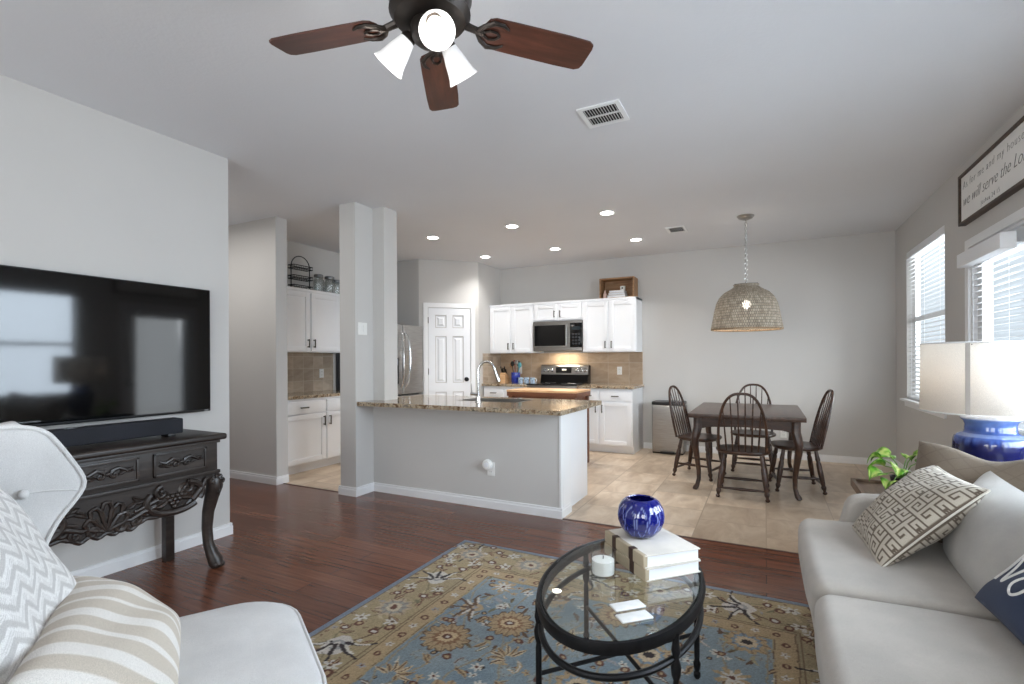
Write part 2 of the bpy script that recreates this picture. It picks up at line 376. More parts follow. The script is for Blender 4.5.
def arc(c, r, a0, a1, n, plane='xy'):
    out = []
    for i in range(n+1):
        a = a0+(a1-a0)*i/n; u, w = r*math.cos(a), r*math.sin(a)
        out.append({'xy': (c[0]+u, c[1]+w, c[2]), 'xz': (c[0]+u, c[1], c[2]+w), 'yz': (c[0], c[1]+u, c[2]+w)}[plane])
    return out
def text_mesh(body, size, shear=0, extrude=.001, space=1.0, bold=0):
    cu = bpy.data.curves.new('lettering', 'FONT'); cu.body = body; cu.size = size; cu.shear = shear; cu.extrude = extrude; cu.space_character = space; cu.align_x = 'LEFT'; cu.offset = bold
    o = bpy.data.objects.new('lettering', cu); COL.objects.link(o)
    dg = bpy.context.evaluated_depsgraph_get(); me = bpy.data.meshes.new_from_object(o.evaluated_get(dg)); bpy.data.objects.remove(o)
    return me

# ================================================================== THE SETTING
XL, XR, YB, YR = -3.49, 1.35, 7.16, -2.0
def sbox(name, mat, *boxes, bev=0):
    mb = MB()
    for q in boxes: mb.box(*q, bev)
    return struct(mb.build(name, mat, smooth=False))
def sprism(name, mat, poly, z0, z1): return struct(MB().prism(poly, z0, z1, 'z').build(name, mat, smooth=False))
sprism('floor', woodfloor, [(XL-.15, YR-.1), (XR+.12, YR-.1), (XR+.12, 3.70), (-3.5, 3.70), (-3.5, 3.50), (-4.47, 3.50), (-6.6, 3.5), (-6.6, 2.17), (XL-.15, 2.17)], -.1, 0)
tf = sprism('floor_tile', tilefloor, [(-3.5, 3.50), (-3.5, 3.70), (XR+.12, 3.70), (XR+.12, YB+.12), (-5.35, YB+.12), (-5.35, 3.50)], -.1, 0)
sbox('ceiling', ceilp, (-6.7, XR+.12, YR-.12, YB+.12, H, H+.1))
sbox('wall_left', wallp, (XL-.13, XL, YR-.1, 2.295, 0, H))
sbox('wall_hall', wallp, (-6.6, XL-.13, 2.165, 2.295, 0, H), (-6.7, -6.6, 2.165, 3.56, 0, H))
sbox('wall_passage', wallp, (-6.6, -4.448, 3.425, 3.56, 0, H))
sbox('wall_kitchen', wallp, (-5.35, -5.21, 3.56, 5.83, 0, H))
# back wall and pantry corner
sprism('wall_back', wallp, [(-3.86, YB), (XR+.12, YB), (XR+.12, YB+.12), (-3.86, YB+.12)], 0, H)
PA, PB_ = Vector((-4.49, 5.83)), Vector((-3.845, 6.44))
sprism('wall_pantry', wallp, [(-5.35, 5.83), (PA.x, PA.y), (PB_.x, PB_.y), (-3.86, YB+.12), (-3.98, YB+.12), (-3.96, 6.5), (-4.54, 5.95), (-5.35, 5.95)], 0, H)
# right wall with openings: sofa window, patio door, dining window
W1 = (5.39, 6.66, .83, 2.386); W2 = (3.83, 4.79, 0, 2.07); W3 = (1.45, 3.3, .82, 2.2)
def wall_open(name, x0, x1, y0, y1, ops, axis='y'):
    mb = MB(); p = y0
    def bx(a, b, c, d):
        if axis == 'y': mb.box(x0, x1, a, b, c, d)
        else: mb.box(a, b, x0, x1, c, d)
    for (a, b, c, d) in sorted(ops):
        bx(p, a, 0, H)
        if c > 0: bx(a, b, 0, c)
        bx(a, b, d, H); p = b
    bx(p, y1, 0, H)
    return struct(mb.build(name, wallp, smooth=False))
wall_open('wall_right', XR, XR+.12, YR-.1, YB+.12, [W1, W2, W3])
RW = [(-2.85, -1.15, .75, 2.35), (-.55, 1.15, .75, 2.35)]
wall_open('wall_rear', YR-.12, YR, XL-.13, XR+.12, RW, 'x')
# column, its pilaster and the half wall of the peninsula
sbox('wall_column', wallp, (-3.59, -3.395, 3.455, 3.88, 0, H), (-3.395, -3.255, 3.69, 3.88, .0, H))
sbox('wall_peninsula', wallp, (-3.255, -1.452, 3.69, 3.90, 0, .843))
# baseboards (stepped profile)
def base(name, runs):
    mb = MB()
    for (x0, y0, x1, y1, nx, ny) in runs:
        for (t, z0, z1) in ((.015, 0, .062), (.010, .062, .082)):
            xs = sorted((x0, x1, x0+nx*t, x1+nx*t)); ys = sorted((y0, y1, y0+ny*t, y1+ny*t))
            mb.box(xs[0], xs[-1], ys[0], ys[-1], z0, z1)
    return struct(mb.build(name, trimw, smooth=False))
base('baseboard_left', [(XL, YR, XL, 2.295, 1, 0), (XL-.13, 2.295, XL+.015, 2.295, 0, 1)])
base('baseboard_hall', [(-6.6, 2.295, XL-.13, 2.295, 0, 1), (-6.6, 3.425, -4.433, 3.425, 0, -1), (-4.448, 3.425, -4.448, 3.56, 1, 0)])
base('baseboard_back', [(-1.55, YB, XR, YB, 0, -1)])
base('baseboard_right', [(XR, YR, XR, 3.765, -1, 0), (XR, 4.855, XR, YB, -1, 0)])
base('baseboard_column', [(-3.605, 3.455, -3.38, 3.455, 0, -1), (-3.395, 3.455, -3.395, 3.69, 1, 0), (-3.59, 3.455, -3.59, 3.88, -1, 0)])
base('baseboard_peninsula', [(-3.38, 3.69, -1.437, 3.69, 0, -1), (-1.452, 3.69, -1.452, 3.9, 1, 0)])
sbox('trim_1', trimw, (-1.462, -1.446, 3.684, 3.72, .08, .84), (-1.452, -1.444, 3.72, 3.90, .08, .84), (-3.38, -1.446, 3.678, 3.69, .815, .843))
sbox('trim_2', wood('threshold', (60, 36, 28), (76, 46, 36), (92, 58, 44), .35, 0), (-1.44, XR-.015, 3.685, 3.705, 0, .003), (-4.45, -3.64, 3.49, 3.51, 0, .003))

# ---- windows
def frame_boxes(mb, x0, x1, y0, y1, z0, z1, w, rails=()):
    mb.box(x0, x1, y0, y0+w, z0, z1); mb.box(x0, x1, y1-w, y1, z0, z1); mb.box(x0, x1, y0+w, y1-w, z0, z0+w); mb.box(x0, x1, y0+w, y1-w, z1-w, z1)
    for r in rails: mb.box(x0, x1, y0+w, y1-w, r-w*.5, r+w*.5)
def window(name, W, rail, mull=()):
    y0, y1, z0, z1 = W
    mb = MB(); frame_boxes(mb, XR+.065, XR+.105, y0, y1, z0, z1, .045, (rail,))
    for q in mull: mb.box(XR+.06, XR+.108, q-.03, q+.03, z0+.045, z1-.045)
    w = struct(mb.build(name, trimw, smooth=False))
    MB().box(XR+.082, XR+.086, y0+.04, y1-.04, z0+.04, z1-.04).build('pane', pane_g, w, smooth=False)
    MB().box(XR-.055, XR+.065, y0-.05, y1+.05, z0-.022, z0).box(XR-.016, XR, y0-.03, y1+.03, z0-.08, z0-.022).build('window_sill', trimw, w, smooth=False)
    return w
window('window_1', W1, 1.67)
window('window_3', W3, 1.5, (2.375,))
for i, (a, b_, c, d) in enumerate(RW):
    mb = MB(); mb.box(a, a+.05, YR-.1, YR-.06, c, d).box(b_-.05, b_, YR-.1, YR-.06, c, d).box(a+.05, b_-.05, YR-.1, YR-.06, c, c+.05).box(a+.05, b_-.05, YR-.1, YR-.06, d-.05, d).box(a+.05, b_-.05, YR-.1, YR-.06, 1.5, 1.55)
    w = struct(mb.build('window_%d' % (4+i), trimw, smooth=False)); MB().box(a+.04, b_-.04, YR-.085, YR-.081, c+.04, d-.04).build('pane', pane_g, w, smooth=False)
# ---- patio door
mb = MB(); y0, y1 = 3.85, 4.77
g0, g1, gz0, gz1 = 3.985, 4.645, .28, 1.93
mb.box(XR+.03, XR+.075, y0, g0, .01, 2.05).box(XR+.03, XR+.075, g1, y1, .01, 2.05).box(XR+.03, XR+.075, g0, g1, .01, gz0).box(XR+.03, XR+.075, g0, g1, gz1, 2.05)
frame_boxes(mb, XR+.02, XR+.03, g0-.03, g1+.03, gz0-.03, gz1+.03, .03)
door2 = struct(mb.build('door_2', trimw, smooth=False))
MB().box(XR+.05, XR+.054, g0, g1, gz0, gz1).build('pane', pane_g, door2, smooth=False)
kn = MB().turned((XR+.03, 3.905, .94), (XR-.035, 3.905, .94), [(0, .03), (.12, .03), (.16, .012), (.55, .012), (.62, .026), (.85, .03), (1, .018)], 14); kn.build('door_knob', blackm, door2)
sbox('trim_3', trimw, (XR-.018, XR, 3.765, 3.83, 0, 2.13), (XR-.018, XR, 4.79, 4.855, 0, 2.13), (XR-.018, XR, 3.83, 4.79, 2.07, 2.13), (XR+.001, XR+.1, 3.831, 3.85, 0, 2.05), (XR+.001, XR+.1, 4.77, 4.789, 0, 2.05), (XR+.001, XR+.1, 3.831, 4.789, 2.05, 2.069))
# ---- pantry door on the diagonal wall
u2 = (PB_-PA).normalized(); nrm2 = Vector((u2.y, -u2.x)); dw = .62; dm = PA+u2*.445
ang = math.atan2(u2.y, u2.x)
def dloc(ob): ob.location = (dm.x, dm.y, 0); ob.rotation_euler = (0, 0, ang); return ob
mb = MB(); hw = dw/2
def raised(mb, x0, x1, z0, z1, yf):
    # a raised panel: recessed moulding with a raised field
    mb.box(x0+.012, x1-.012, yf-.002, yf+.02, z0+.012, z1-.012)
    a = [(x0+.03, z0+.03), (x1-.03, z0+.03), (x1-.03, z1-.03), (x0+.03, z1-.03)]
    b_ = [(x0+.055, z0+.055), (x1-.055, z0+.055), (x1-.055, z1-.055), (x0+.055, z1-.055)]
    mb.add([(x, yf-.002, z) for x, z in a]+[(x, yf-.013, z) for x, z in b_], [(4, 5, 6, 7)]+[(i, (i+1) % 4, 4+(i+1) % 4, 4+i) for i in range(4)])
xs = [(-hw, -hw+.1), (-.045, .045), (hw-.1, hw)]; zs = [(.01, .22), (.80, .93), (1.62, 1.74), (1.93, 2.03)]
for a, c in xs: mb.box(a, c, -.016, .0, .01, 2.03)
for a, c in zs:
    mb.box(-hw+.1, -.045, -.016, .0, a, c); mb.box(.045, hw-.1, -.016, .0, a, c)
for (xa, xb) in ((-hw+.1, -.045), (.045, hw-.1)):
    for (za, zb) in ((.22, .80), (.93, 1.62), (1.74, 1.93)): raised(mb, xa, xb, za, zb, -.003)
door1 = dloc(struct(mb.build('door_1', white, smooth=False)))
MB().turned((hw-.06, -.016, .98), (hw-.06, -.075, .98), [(0, .033), (.1, .033), (.16, .012), (.5, .012), (.6, .026), (.82, .03), (1, .02)], 16).build('door_knob', blackm, door1)
for z in (.3, 1.1, 1.85): MB().cyl((-hw-.004, -.02, z-.045), (-hw-.004, -.02, z+.045), .007, 8).build('hinge', nickel, door1)
mb = MB()
for a, c in ((-hw-.075, -hw-.008), (hw+.008, hw+.075)): mb.box(a, c, -.024, 0, 0, 2.038).box(a+.012, c-.012, -.03, -.024, 0, 2.038)
mb.box(-hw-.075, hw+.075, -.024, 0, 2.038, 2.105)
dloc(struct(mb.build('trim_4', trimw, smooth=False)))
# ground outdoors
sbox('ground', plain('patio_concrete', (170, 168, 162), .9), (XR+.12, 9, -6, 12, -.15, -.05), (-8, XR+.12, -9, YR-.12, -.15, -.05))

# ---- blinds
def blind(name, label, x, y0, y1, z0, z1, pitch, tilt, depth=.045, val=None, group=None):
    t = thing(name, label, 'blinds', (x, (y0+y1)/2, z0)); org = (x, (y0+y1)/2, z0)
    mb = MB(org); z = z0+.03; d = depth/2; c, s = math.cos(tilt), math.sin(tilt)
    while z < z1-.05:
        p = [(-d*c, -d*s), (0, .003), (d*c, d*s), (0, .0008)]
        mb.prism([(x+a, z+b_) for a, b_ in p], y0+.004, y1-.004, 'y'); z += pitch
    mb.build('slats', slatm, t, smooth=False)
    MB(org).box(x-d, x+d, y0+.004, y1-.004, z0, z0+.014, .003).build('bottom_rail', white, t)
    if val: MB(org).box(*val, .004).build('valance', white, t)
    else: MB(org).box(x-.03, x+.03, y0+.002, y1-.002, z1-.065, z1-.002, .003).build('valance', wallp if False else white, t)
    for k in (.12, .5, .88):
        yy = y0+(y1-y0)*k; MB(org).cyl((x-d-.001, yy, z0+.01), (x-d-.001, yy, z1-.06), .0012, 5).build('cord', white, t)
    return t
blind('window_blind', 'white horizontal slat blind in the tall window nearest the dining table', XR+.03, W1[0], W1[1], W1[2]+.002, W1[3], .043, .35)
blind('door_blind', 'white slat blind with box valance hanging on the glazed patio door behind the lamp', XR-.004, 3.98, 4.75, .24, 2.0, .043, .12, .042, (XR-.1, XR-.024, 3.97, 4.72, 1.915, 2.01))
tb = blind('window_blind', 'white slat blind in the wide window behind the sofa', XR+.03, W3[0], W3[1], W3[2]+.002, W3[3], .05, .3)

# ================================================================== KITCHEN
def door_face(mb, x0, x1, z0, z1, y, rail=.055):
    mb.box(x0, x0+rail, y-.02, y, z0, z1, .003); mb.box(x1-rail, x1, y-.02, y, z0, z1, .003)
    mb.box(x0+rail, x1-rail, y-.02, y, z0, z0+rail, .003); mb.box(x0+rail, x1-rail, y-.02, y, z1-rail, z1, .003)
    mb.box(x0+rail-.002, x1-rail+.002, y-.009, y-.0005, z0+rail-.002, z1-rail+.002)
def pull(parent, x, z, y, vert=True, L=.1):
    a, b_ = ((x, y-.028, z-L/2), (x, y-.028, z+L/2)) if vert else ((x-L/2, y-.028, z), (x+L/2, y-.028, z))
    mb = MB().tube([a, b_], .0075, 8)
    for t in (.1, .9):
        p = Vector(a).lerp(Vector(b_), t); mb.cyl(p, (p.x, y, p.z), .006, 8)
    mb.build('handle', nickel, parent)
def upper(label, loc, rz, w, d, h, n, group=None, cornice=True, ends=(1, 1)):
    t = thing('upper_cabinet', label, 'cabinet', loc, rz, group)
    mb = MB().box(-w/2, w/2, -d, 0, 0, h)
    mb.build('cabinet_body', white, t, smooth=False)
    if cornice: MB().box(-w/2-.0, w/2+.0, -d-.012, 0, h-.03, h+.004, .004).build('cornice', white, t)
    dwid = w/n
    for i in range(n):
        x0, x1 = -w/2+dwid*i+.014, -w/2+dwid*(i+1)-.014
        o = MB(); door_face(o, x0, x1, .014, h-.04, -d-.001); o = o.build('cabinet_door', white, t)
        right = (i % 2 == 0)
        pull(o, (x1-.03) if right else (x0+.03), .02+.085 if h > .5 else .1, -d-.021, True, .1)
    return t
UZ, UH = 1.367, .75
upper('white two door upper cabinet to the left of the microwave', (-3.469, YB-.003, UZ), 0, .762, .36, UH, 2, 'white kitchen upper cabinets')
upper('short white upper cabinet directly above the microwave', (-2.707, YB-.003, 1.832), 0, .76, .36, UH-.465, 2, 'white kitchen upper cabinets')
upper('white two door upper cabinet right of the microwave with a wooden crate on top', (-1.9445, YB-.003, UZ), 0, .763, .36, UH, 2, 'white kitchen upper cabinets')
LW = -5.21
upper('white upper cabinet in the passage with a wire rack and glass jars on top', (LW+.003, 4.215, UZ), PI/2, 1.27, .33, UH, 2, 'white kitchen upper cabinets')
def base_cab(label, loc, rz, w, d, h, cols, group=None):
    t = thing('base_cabinet', label, 'cabinet', loc, rz, group)
    MB().box(-w/2, w/2, -d, 0, .1, h).box(-w/2, w/2, -d+.07, 0, 0, .1).build('cabinet_body', white, t, smooth=False)
    for (x0, x1, hs) in cols:
        x0 += .014; x1 -= .014
        o = MB().box(x0, x1, -d-.02, -d, h-.165, h-.03, .004).build('drawer', white, t); pull(o, (x0+x1)/2, h-.098, -d-.02, False, .1)
        o = MB(); door_face(o, x0, x1, .115, h-.18, -d); o = o.build('cabinet_door', white, t)
        pull(o, x1-.03 if hs > 0 else x0+.03, h-.27, -d-.02, True, .11)
    return t
BH = .8695
base_cab('white base cabinet with two drawers and doors right of the stove', (-1.937, YB-.003, 0), 0, .75, .6, BH, [(-.375, -.075, 1), (-.075, .375, -1)], 'white kitchen base cabinets')
base_cab('white base cabinet in the corner left of the stove', (-3.462, YB-.003, 0), 0, .735, .6, BH, [(-.36, .0, 1), (0, .36, -1)], 'white kitchen base cabinets')
base_cab('white base cabinet in the passage below the wall cabinet', (LW+.003, 4.22, 0), PI/2, 1.28, .57, .8375, [(-.64, .01, 1), (.01, .64, -1)], 'white kitchen base cabinets')
def counter(label, x0, x1, y0, y1, z, th=.035, hole=None):
    mb = MB(((x0+x1)/2, (y0+y1)/2, z-th))
    if not hole: mb.box(x0, x1, y0, y1, z-th, z, .006)
    else:
        a, b_, c, d = hole
        # one slab with a sink cut-out
        O = [(x0, y0), (x1, y0), (x1, y1), (x0, y1)]; I = [(a, c), (b_, c), (b_, d), (a, d)]
        vs = [(p[0], p[1], zz) for zz in (z, z-th) for p in O+I]
        fs = []
        for i in range(4):
            j = (i+1) % 4; fs += [(i, j, 4+j, 4+i), (8+j, 8+i, 12+i, 12+j), (i, 8+i, 8+j, j), (4+i, 4+j, 12+j, 12+i)]
        mb.add(vs, fs)
    return tag(mb.build('countertop', granite, smooth=False), label, 'countertop', 'granite countertops')
counter('granite countertop right of the stove above the white base cabinet', -2.318, -1.535, YB-.635, YB, .905)
counter('granite countertop left of the stove under the knife block and blue crock', -3.855, -3.09, YB-.635, YB, .905)
counter('granite countertop in the passage under the wall cabinet', LW, LW+.6, 3.565, 4.88, .873)
ct = counter('large granite bar countertop on the peninsula half wall', -3.39, -1.36, 3.465, 4.5, .88, .037, (-2.62, -1.98, 3.97, 4.36))
# peninsula cabinet behind half wall
pc = thing('base_cabinet', 'white peninsula cabinet end panel under the granite bar', 'cabinet', (-2.4, 3.9, 0), 0, 'white kitchen base cabinets')
mb = MB(pc.location); mb.box(-2.62, -1.5, 3.902, 3.96, .1, .842).box(-3.25, -2.63, 3.902, 4.44, .1, .842).box(-1.97, -1.5, 3.902, 4.44, .1, .842).box(-2.63, -1.97, 4.37, 4.44, .1, .842).box(-3.25, -1.56, 3.902, 4.38, 0, .1)
mb.build('cabinet_body', white, pc, smooth=False)
MB(pc.location).box(-1.5, -1.488, 3.902, 4.46, .0, .842, .003).build('end_panel', white, pc)
# backsplashes are wall tile: structure
sbox('wall_back_tile', splash_x, (-3.857, -1.557, YB-.012, YB, .905, 1.367))
o = sbox('wall_kitchen_tile', splash_y, (LW, LW+.012, 3.565, 4.88, .873, 1.367)); 
sprism('wall_pantry_tile', splash_y, [(-3.853, 6.56), (-3.841, 6.56), (-3.852, YB-.012), (-3.864, YB-.012)], .905, 1.367)
# sink and faucet
s = thing('kitchen_sink', 'stainless steel sink set into the granite bar countertop', 'sink', (-2.3, 4.165, .68))
mb = MB(s.location); a, b_, c, d, z0, z1 = -2.615, -1.985, 3.975, 4.355, .70, .8805
mb.box(a, b_, c, d, z0-.004, z0); mb.box(a, a+.004, c, d, z0, z1).box(b_-.004, b_, c, d, z0, z1).box(a, b_, c, c+.004, z0, z1).box(a, b_, d-.004, d, z0, z1)
mb.build('basin', steel, s, smooth=False)
MB(s.location).cyl((-2.3, 4.165, z0), (-2.3, 4.165, z0+.004), .045, 20).build('drain', chrome, s)
f = thing('kitchen_faucet', 'tall chrome gooseneck kitchen faucet on the bar countertop', 'faucet', (-2.335, 3.90, .88))
dx, dy = .85, .53
pts = [(0, 0, .03), (0, 0, .28)]+[(dx*(.075-.075*math.cos(a)), dy*(.075-.075*math.cos(a)), .28+.088*math.sin(a)) for a in np.linspace(.2, PI*.92, 12)]
e = pts[-1]; pts += [(e[0]+dx*.012, e[1]+dy*.012, e[2]-.04)]
MB().turned((0, 0, 0), (0, 0, .05), [(0, .03), (.1, .03), (.2, .022), (1, .019)], 18).build('faucet_base', chrome, f)
MB().tube(pts, .0135, 12).build('spout', chrome, f)
MB().turned((e[0]+dx*.012, e[1]+dy*.012, e[2]-.03), (e[0]+dx*.04, e[1]+dy*.04, e[2]-.115), [(0, .015), (.3, .017), (1, .02)], 14).build('spray_head', chrome, f)
MB().cyl((-.01, 0, .07), (-.075, -.01, .075), .014, 12).tube([(-.062, -.01, .075), (-.07, -.012, .17)], .0045, 8).build('lever', chrome, f)
# range
R0 = thing('kitchen_range', 'stainless electric stove with black glass top and backguard', 'stove', (-2.707, YB, 0)); w = .38
MB().box(-w, w, -.64, -.02, .08, .9, .004).box(-w+.03, w-.03, -.58, -.05, 0, .08).build('range_body', steel, R0)
MB().box(-w, w, -.655, -.03, .9, .918, .005).build('cooktop', blackg, R0)
bmk = plain('burner_mark', (90, 90, 92), .3)
for x, y, r in ((-.19, -.48, .1), (.19, -.48, .085), (-.19, -.2, .075), (.19, -.2, .1)): MB().tube(arc((x, y, .9185), r, 0, 2*PI*.98, 30), .0012, 5).build('burner_ring', bmk, R0)
MB().prism([(-.15, .915), (-.012, .915), (-.012, 1.17), (-.075, 1.185), (-.105, 1.165), (-.115, 1.03)], -w, w, 'x').build('backguard', blackg, R0, smooth=False)
mb = MB(); prof = [(-.128, 1.04), (-.118, 1.165), (-.105, 1.182), (-.075, 1.19), (-.075, 1.04)]
mb.prism(prof, -w, w, 'x').build('control_panel', steel, R0, smooth=False)
MB().prism([(-.1315, 1.065), (-.1225, 1.15), (-.12, 1.15), (-.129, 1.065)], -.13, .12, 'x').build('display', blackg, R0, smooth=False)
MB().prism([(-.1335, 1.1), (-.1308, 1.125), (-.129, 1.125), (-.132, 1.1)], -.03, .04, 'x').build('clock', displaym, R0, smooth=False)
for x in (-.32, -.255, -.19, .2, .27, .335):
    MB().turned((x, -.122, 1.105), (x, -.155, 1.108), [(0, .03), (.3, .029), (.35, .024), (.9, .022), (1, .018)], 16).build('knob', chrome, R0)
o = MB().box(-w+.01, w-.01, -.665, -.64, .24, .86, .006).build('oven_door', steel, R0)
MB().box(-.26, .26, -.668, -.66, .36, .7, .002).build('oven_window', blackg, o)
MB().tube([(-.33, -.72, .8), (.33, -.72, .8)], .013, 10).cyl((-.3, -.72, .8), (-.3, -.66, .8), .01, 8).cyl((.3, -.72, .8), (.3, -.66, .8), .01, 8).build('oven_handle', steel, o)
# microwave
M0 = thing('microwave', 'stainless over range microwave between the white upper cabinets', 'microwave', (-2.707, YB-.003, 1.392)); w = .38; hh = .436
MB().box(-w, w, -.38, 0, 0, hh, .003).build('microwave_body', black, M0)
MB().box(-w, w, -.4, -.38, 0, .05, .004).box(-w, w, -.4, -.38, hh-.035, hh, .003).build('trim_strip', steel, M0)
o = MB(); frame = (-w, .2, .052, hh-.037)
o.box(-w, -w+.022, -.41, -.38, .052, hh-.037, .004).box(.13, .2, -.41, -.38, .052, hh-.037, .004).box(-w+.022, .13, -.41, -.38, .052, .074, .004).box(-w+.022, .13, -.41, -.38, hh-.059, hh-.037, .004)
o = o.build('microwave_door', steel, M0)
MB().box(-w+.02, .132, -.405, -.385, .072, hh-.057).build('door_window', blackg, o, smooth=False)
MB().tube([(.165, -.445, .07), (.165, -.45, .21), (.165, -.445, hh-.06)], .012, 10).cyl((.165, -.445, .09), (.165, -.4, .09), .009, 8).cyl((.165, -.445, hh-.08), (.165, -.4, hh-.08), .009, 8).build('door_handle', steel, o)
o = MB().box(.204, w, -.405, -.38, .052, hh-.037, .003).build('control_panel', blackg, M0)
MB().box(.23, .36, -.407, -.404, .3, .35).build('display', plain('dim_display', (40, 48, 52), .2), o, smooth=False)
mb = MB()
for i in range(3):
    for j in range(4): mb.box(.235+.045*i, .265+.045*i, -.407, -.404, .09+.045*j, .115+.045*j)
mb.build('keypad', plain('keypad_grey', (52, 54, 58), .4), o, smooth=False)
ml = bpy.data.lights.new('hood_light', 'AREA'); ml.shape = 'RECTANGLE'; ml.size = .3; ml.size_y = .06; ml.energy = 3.2; ml.color = (1, .84, .62)
lo = bpy.data.objects.new('hood_light', ml); COL.objects.link(lo); lo.parent = M0; lo.location = (0, -.2, -.004)
# refrigerator
F0 = thing('refrigerator', 'stainless french door refrigerator beside the white pantry door', 'refrigerator', (LW, 5.375, 0), PI/2); w = .452
darkst = plain('dark_steel_side', (70, 72, 78), .5, .3)
MB().box(-w, w, -.72, -.02, .02, 1.745, .006).build('cabinet_body', darkst, F0)
for sx in (-1, 1):
    x0, x1 = (-w, -.004) if sx < 0 else (.004, w)
    o = MB().rbox(x0, x1, -.80, -.725, .80, 1.755, .018, 3, 2).build('refrigerator_door', steel, F0)
    hx = sx*.045
    MB().tube([(hx, -.80, .9), (hx*1.15, -.84, .95), (hx*1.5, -.865, 1.15), (hx*1.6, -.87, 1.28), (hx*1.5, -.865, 1.42), (hx*1.15, -.84, 1.6), (hx, -.80, 1.65)], .0135, 10).build('door_handle', chrome, o)
    if sx < 0:
        d = MB().box(-.26, -.10, -.806, -.795, .95, 1.3, .004).build('water_dispenser', blackg, o)
        MB().box(-.24, -.12, -.81, -.803, 1.2, 1.28).build('dispenser_display', plain('blue_grey_display', (90, 104, 122), .3), d, smooth=False)
o = MB().rbox(-w, w, -.80, -.725, .09, .785, .018, 3, 2).build('freezer_drawer', steel, F0)
MB().tube([(-.36, -.80, .70), (-.33, -.85, .70), (.33, -.85, .70), (.36, -.80, .70)], .0135, 10).build('drawer_handle', chrome, o)
# rolling butcher block cart
C0 = thing('kitchen_cart', 'wooden kitchen cart with thick butcher block top behind the bar', 'kitchen cart', (-2.37, 5.64, 0))
MB().box(-.45, .45, -.26, .26, .876, .9, .004).build('cart_top', butcher, C0)
MB().box(-.448, .448, -.258, .258, .825, .876, .003).build('top_edge', cartw, C0)
MB().box(-.40, .40, -.22, .22, .70, .825, .003).build('apron', cartw, C0)
for x in (-.405, .405):
    for y in (-.225, .225): MB().box(x-.027, x+.027, y-.027, y+.027, 0, .825, .004).build('leg', cartw, C0)
MB().box(-.40, .40, -.22, .22, .2, .225, .003).build('shelf', cartw, C0)
# step trash can
T0 = thing('trash_can', 'stainless rectangular step trash can against the back wall', 'trash can', (-1.165, 6.98, 0))
MB().rbox(-.205, .205, -.15, .15, .012, .65, .02, 3, 3).build('bin_body', steel, T0)
MB().rbox(-.206, .206, -.151, .151, .65, .695, .012, 3, 3).build('bin_lid', black, T0)
MB().rbox(-.2, .2, -.145, .145, 0, .03, .012, 3, 2).build('bin_base', black, T0)
MB().box(-.09, .09, -.19, -.14, .018, .035, .004).build('pedal', black, T0)
# counter-top things
K = thing('knife_block', 'small wooden knife block with black handles beside the blue crock', 'knife block', (-3.67, 6.93, .905))
MB().prism([(-.06, 0), (.06, 0), (.06, .1), (-.03, .16), (-.06, .14)], -.045, .045, 'x').build('block', butcher, K, smooth=False)
for i in range(3):
    for j in range(2):
        a = Vector((-.028+.028*i, .03-.045*j, .115+.022*j)); MB().tube([a, a+Vector((.004*(i-1), -.045, .1+.02*((i+j) % 2)))], .0095, 8, flat=(1, .7)).build('knife_handle', black, K)
Q = thing('utensil_crock', 'cobalt blue ceramic crock full of cooking utensils', 'utensil crock', (-3.47, 6.93, .905))
MB().lathe([(.0, 0), (.06, 0), (.07, .02), (.072, .12), (.07, .165), (.062, .165), (.06, .03), (0, .025)], 24).build('crock', plain('cobalt_glaze', (34, 52, 140), .15, var=.2, scale=20), Q)
ucol = [plain('utensil_black', (26, 26, 28), .5), plain('utensil_teal', (96, 168, 180), .5), plain('utensil_red', (150, 52, 48), .5), plain('utensil_wood', (176, 132, 90), .6), steel]
for i, (a, r, tp) in enumerate([(0, .03, 1), (1.1, .035, 0), (2.1, .03, 2), (3.2, .035, 3), (4.2, .03, 0), (5.2, .032, 4)]):
    p = Vector((math.cos(a)*.02, math.sin(a)*.02, .05)); q = Vector((math.cos(a)*.07, math.sin(a)*.05, .25+.02*(i % 3)))
    ob = thing('cooking_utensil', ['teal spatula standing in the blue crock', 'black slotted spoon standing in the blue crock', 'red spatula standing in the blue crock', 'wooden spoon standing in the blue crock', 'black ladle standing at the left in the blue crock', 'steel spoon standing in the blue crock'][i], 'utensil', (-3.47, 6.93, .905), 0, 'utensils in the blue crock')
    mt = ucol[[1, 0, 2, 3, 0, 4][i]]
    MB().tube([p, q], .006, 7).build('utensil_handle', mt, ob)
    MB().sphere(q+Vector((0, 0, .03)), .034, 12, (1, .35, 1.25)).build('utensil_head', mt, ob)
mugm = plain('blue_patterned_china', (150, 170, 205), .2, var=.35, scale=60)
for i, x in enumerate((-3.35, -3.25, -3.15)):
    t = thing('mug', ['striped blue and white mug nearest the blue crock', 'striped blue and white mug in the middle of the row of three', 'striped blue and white mug nearest the stove'][i], 'mug', (x, 6.86, .905), .3*i, 'mugs beside the stove')
    MB().lathe([(0, 0), (.03, 0), (.037, .01), (.038, .09), (.034, .09), (.033, .012), (0, .01)], 20).build('cup', mugm, t)
    MB().tube([(.036, 0, .075), (.056, 0, .07), (.062, 0, .045), (.052, 0, .022), (.036, 0, .02)], .005, 8).build('mug_handle', white, t)
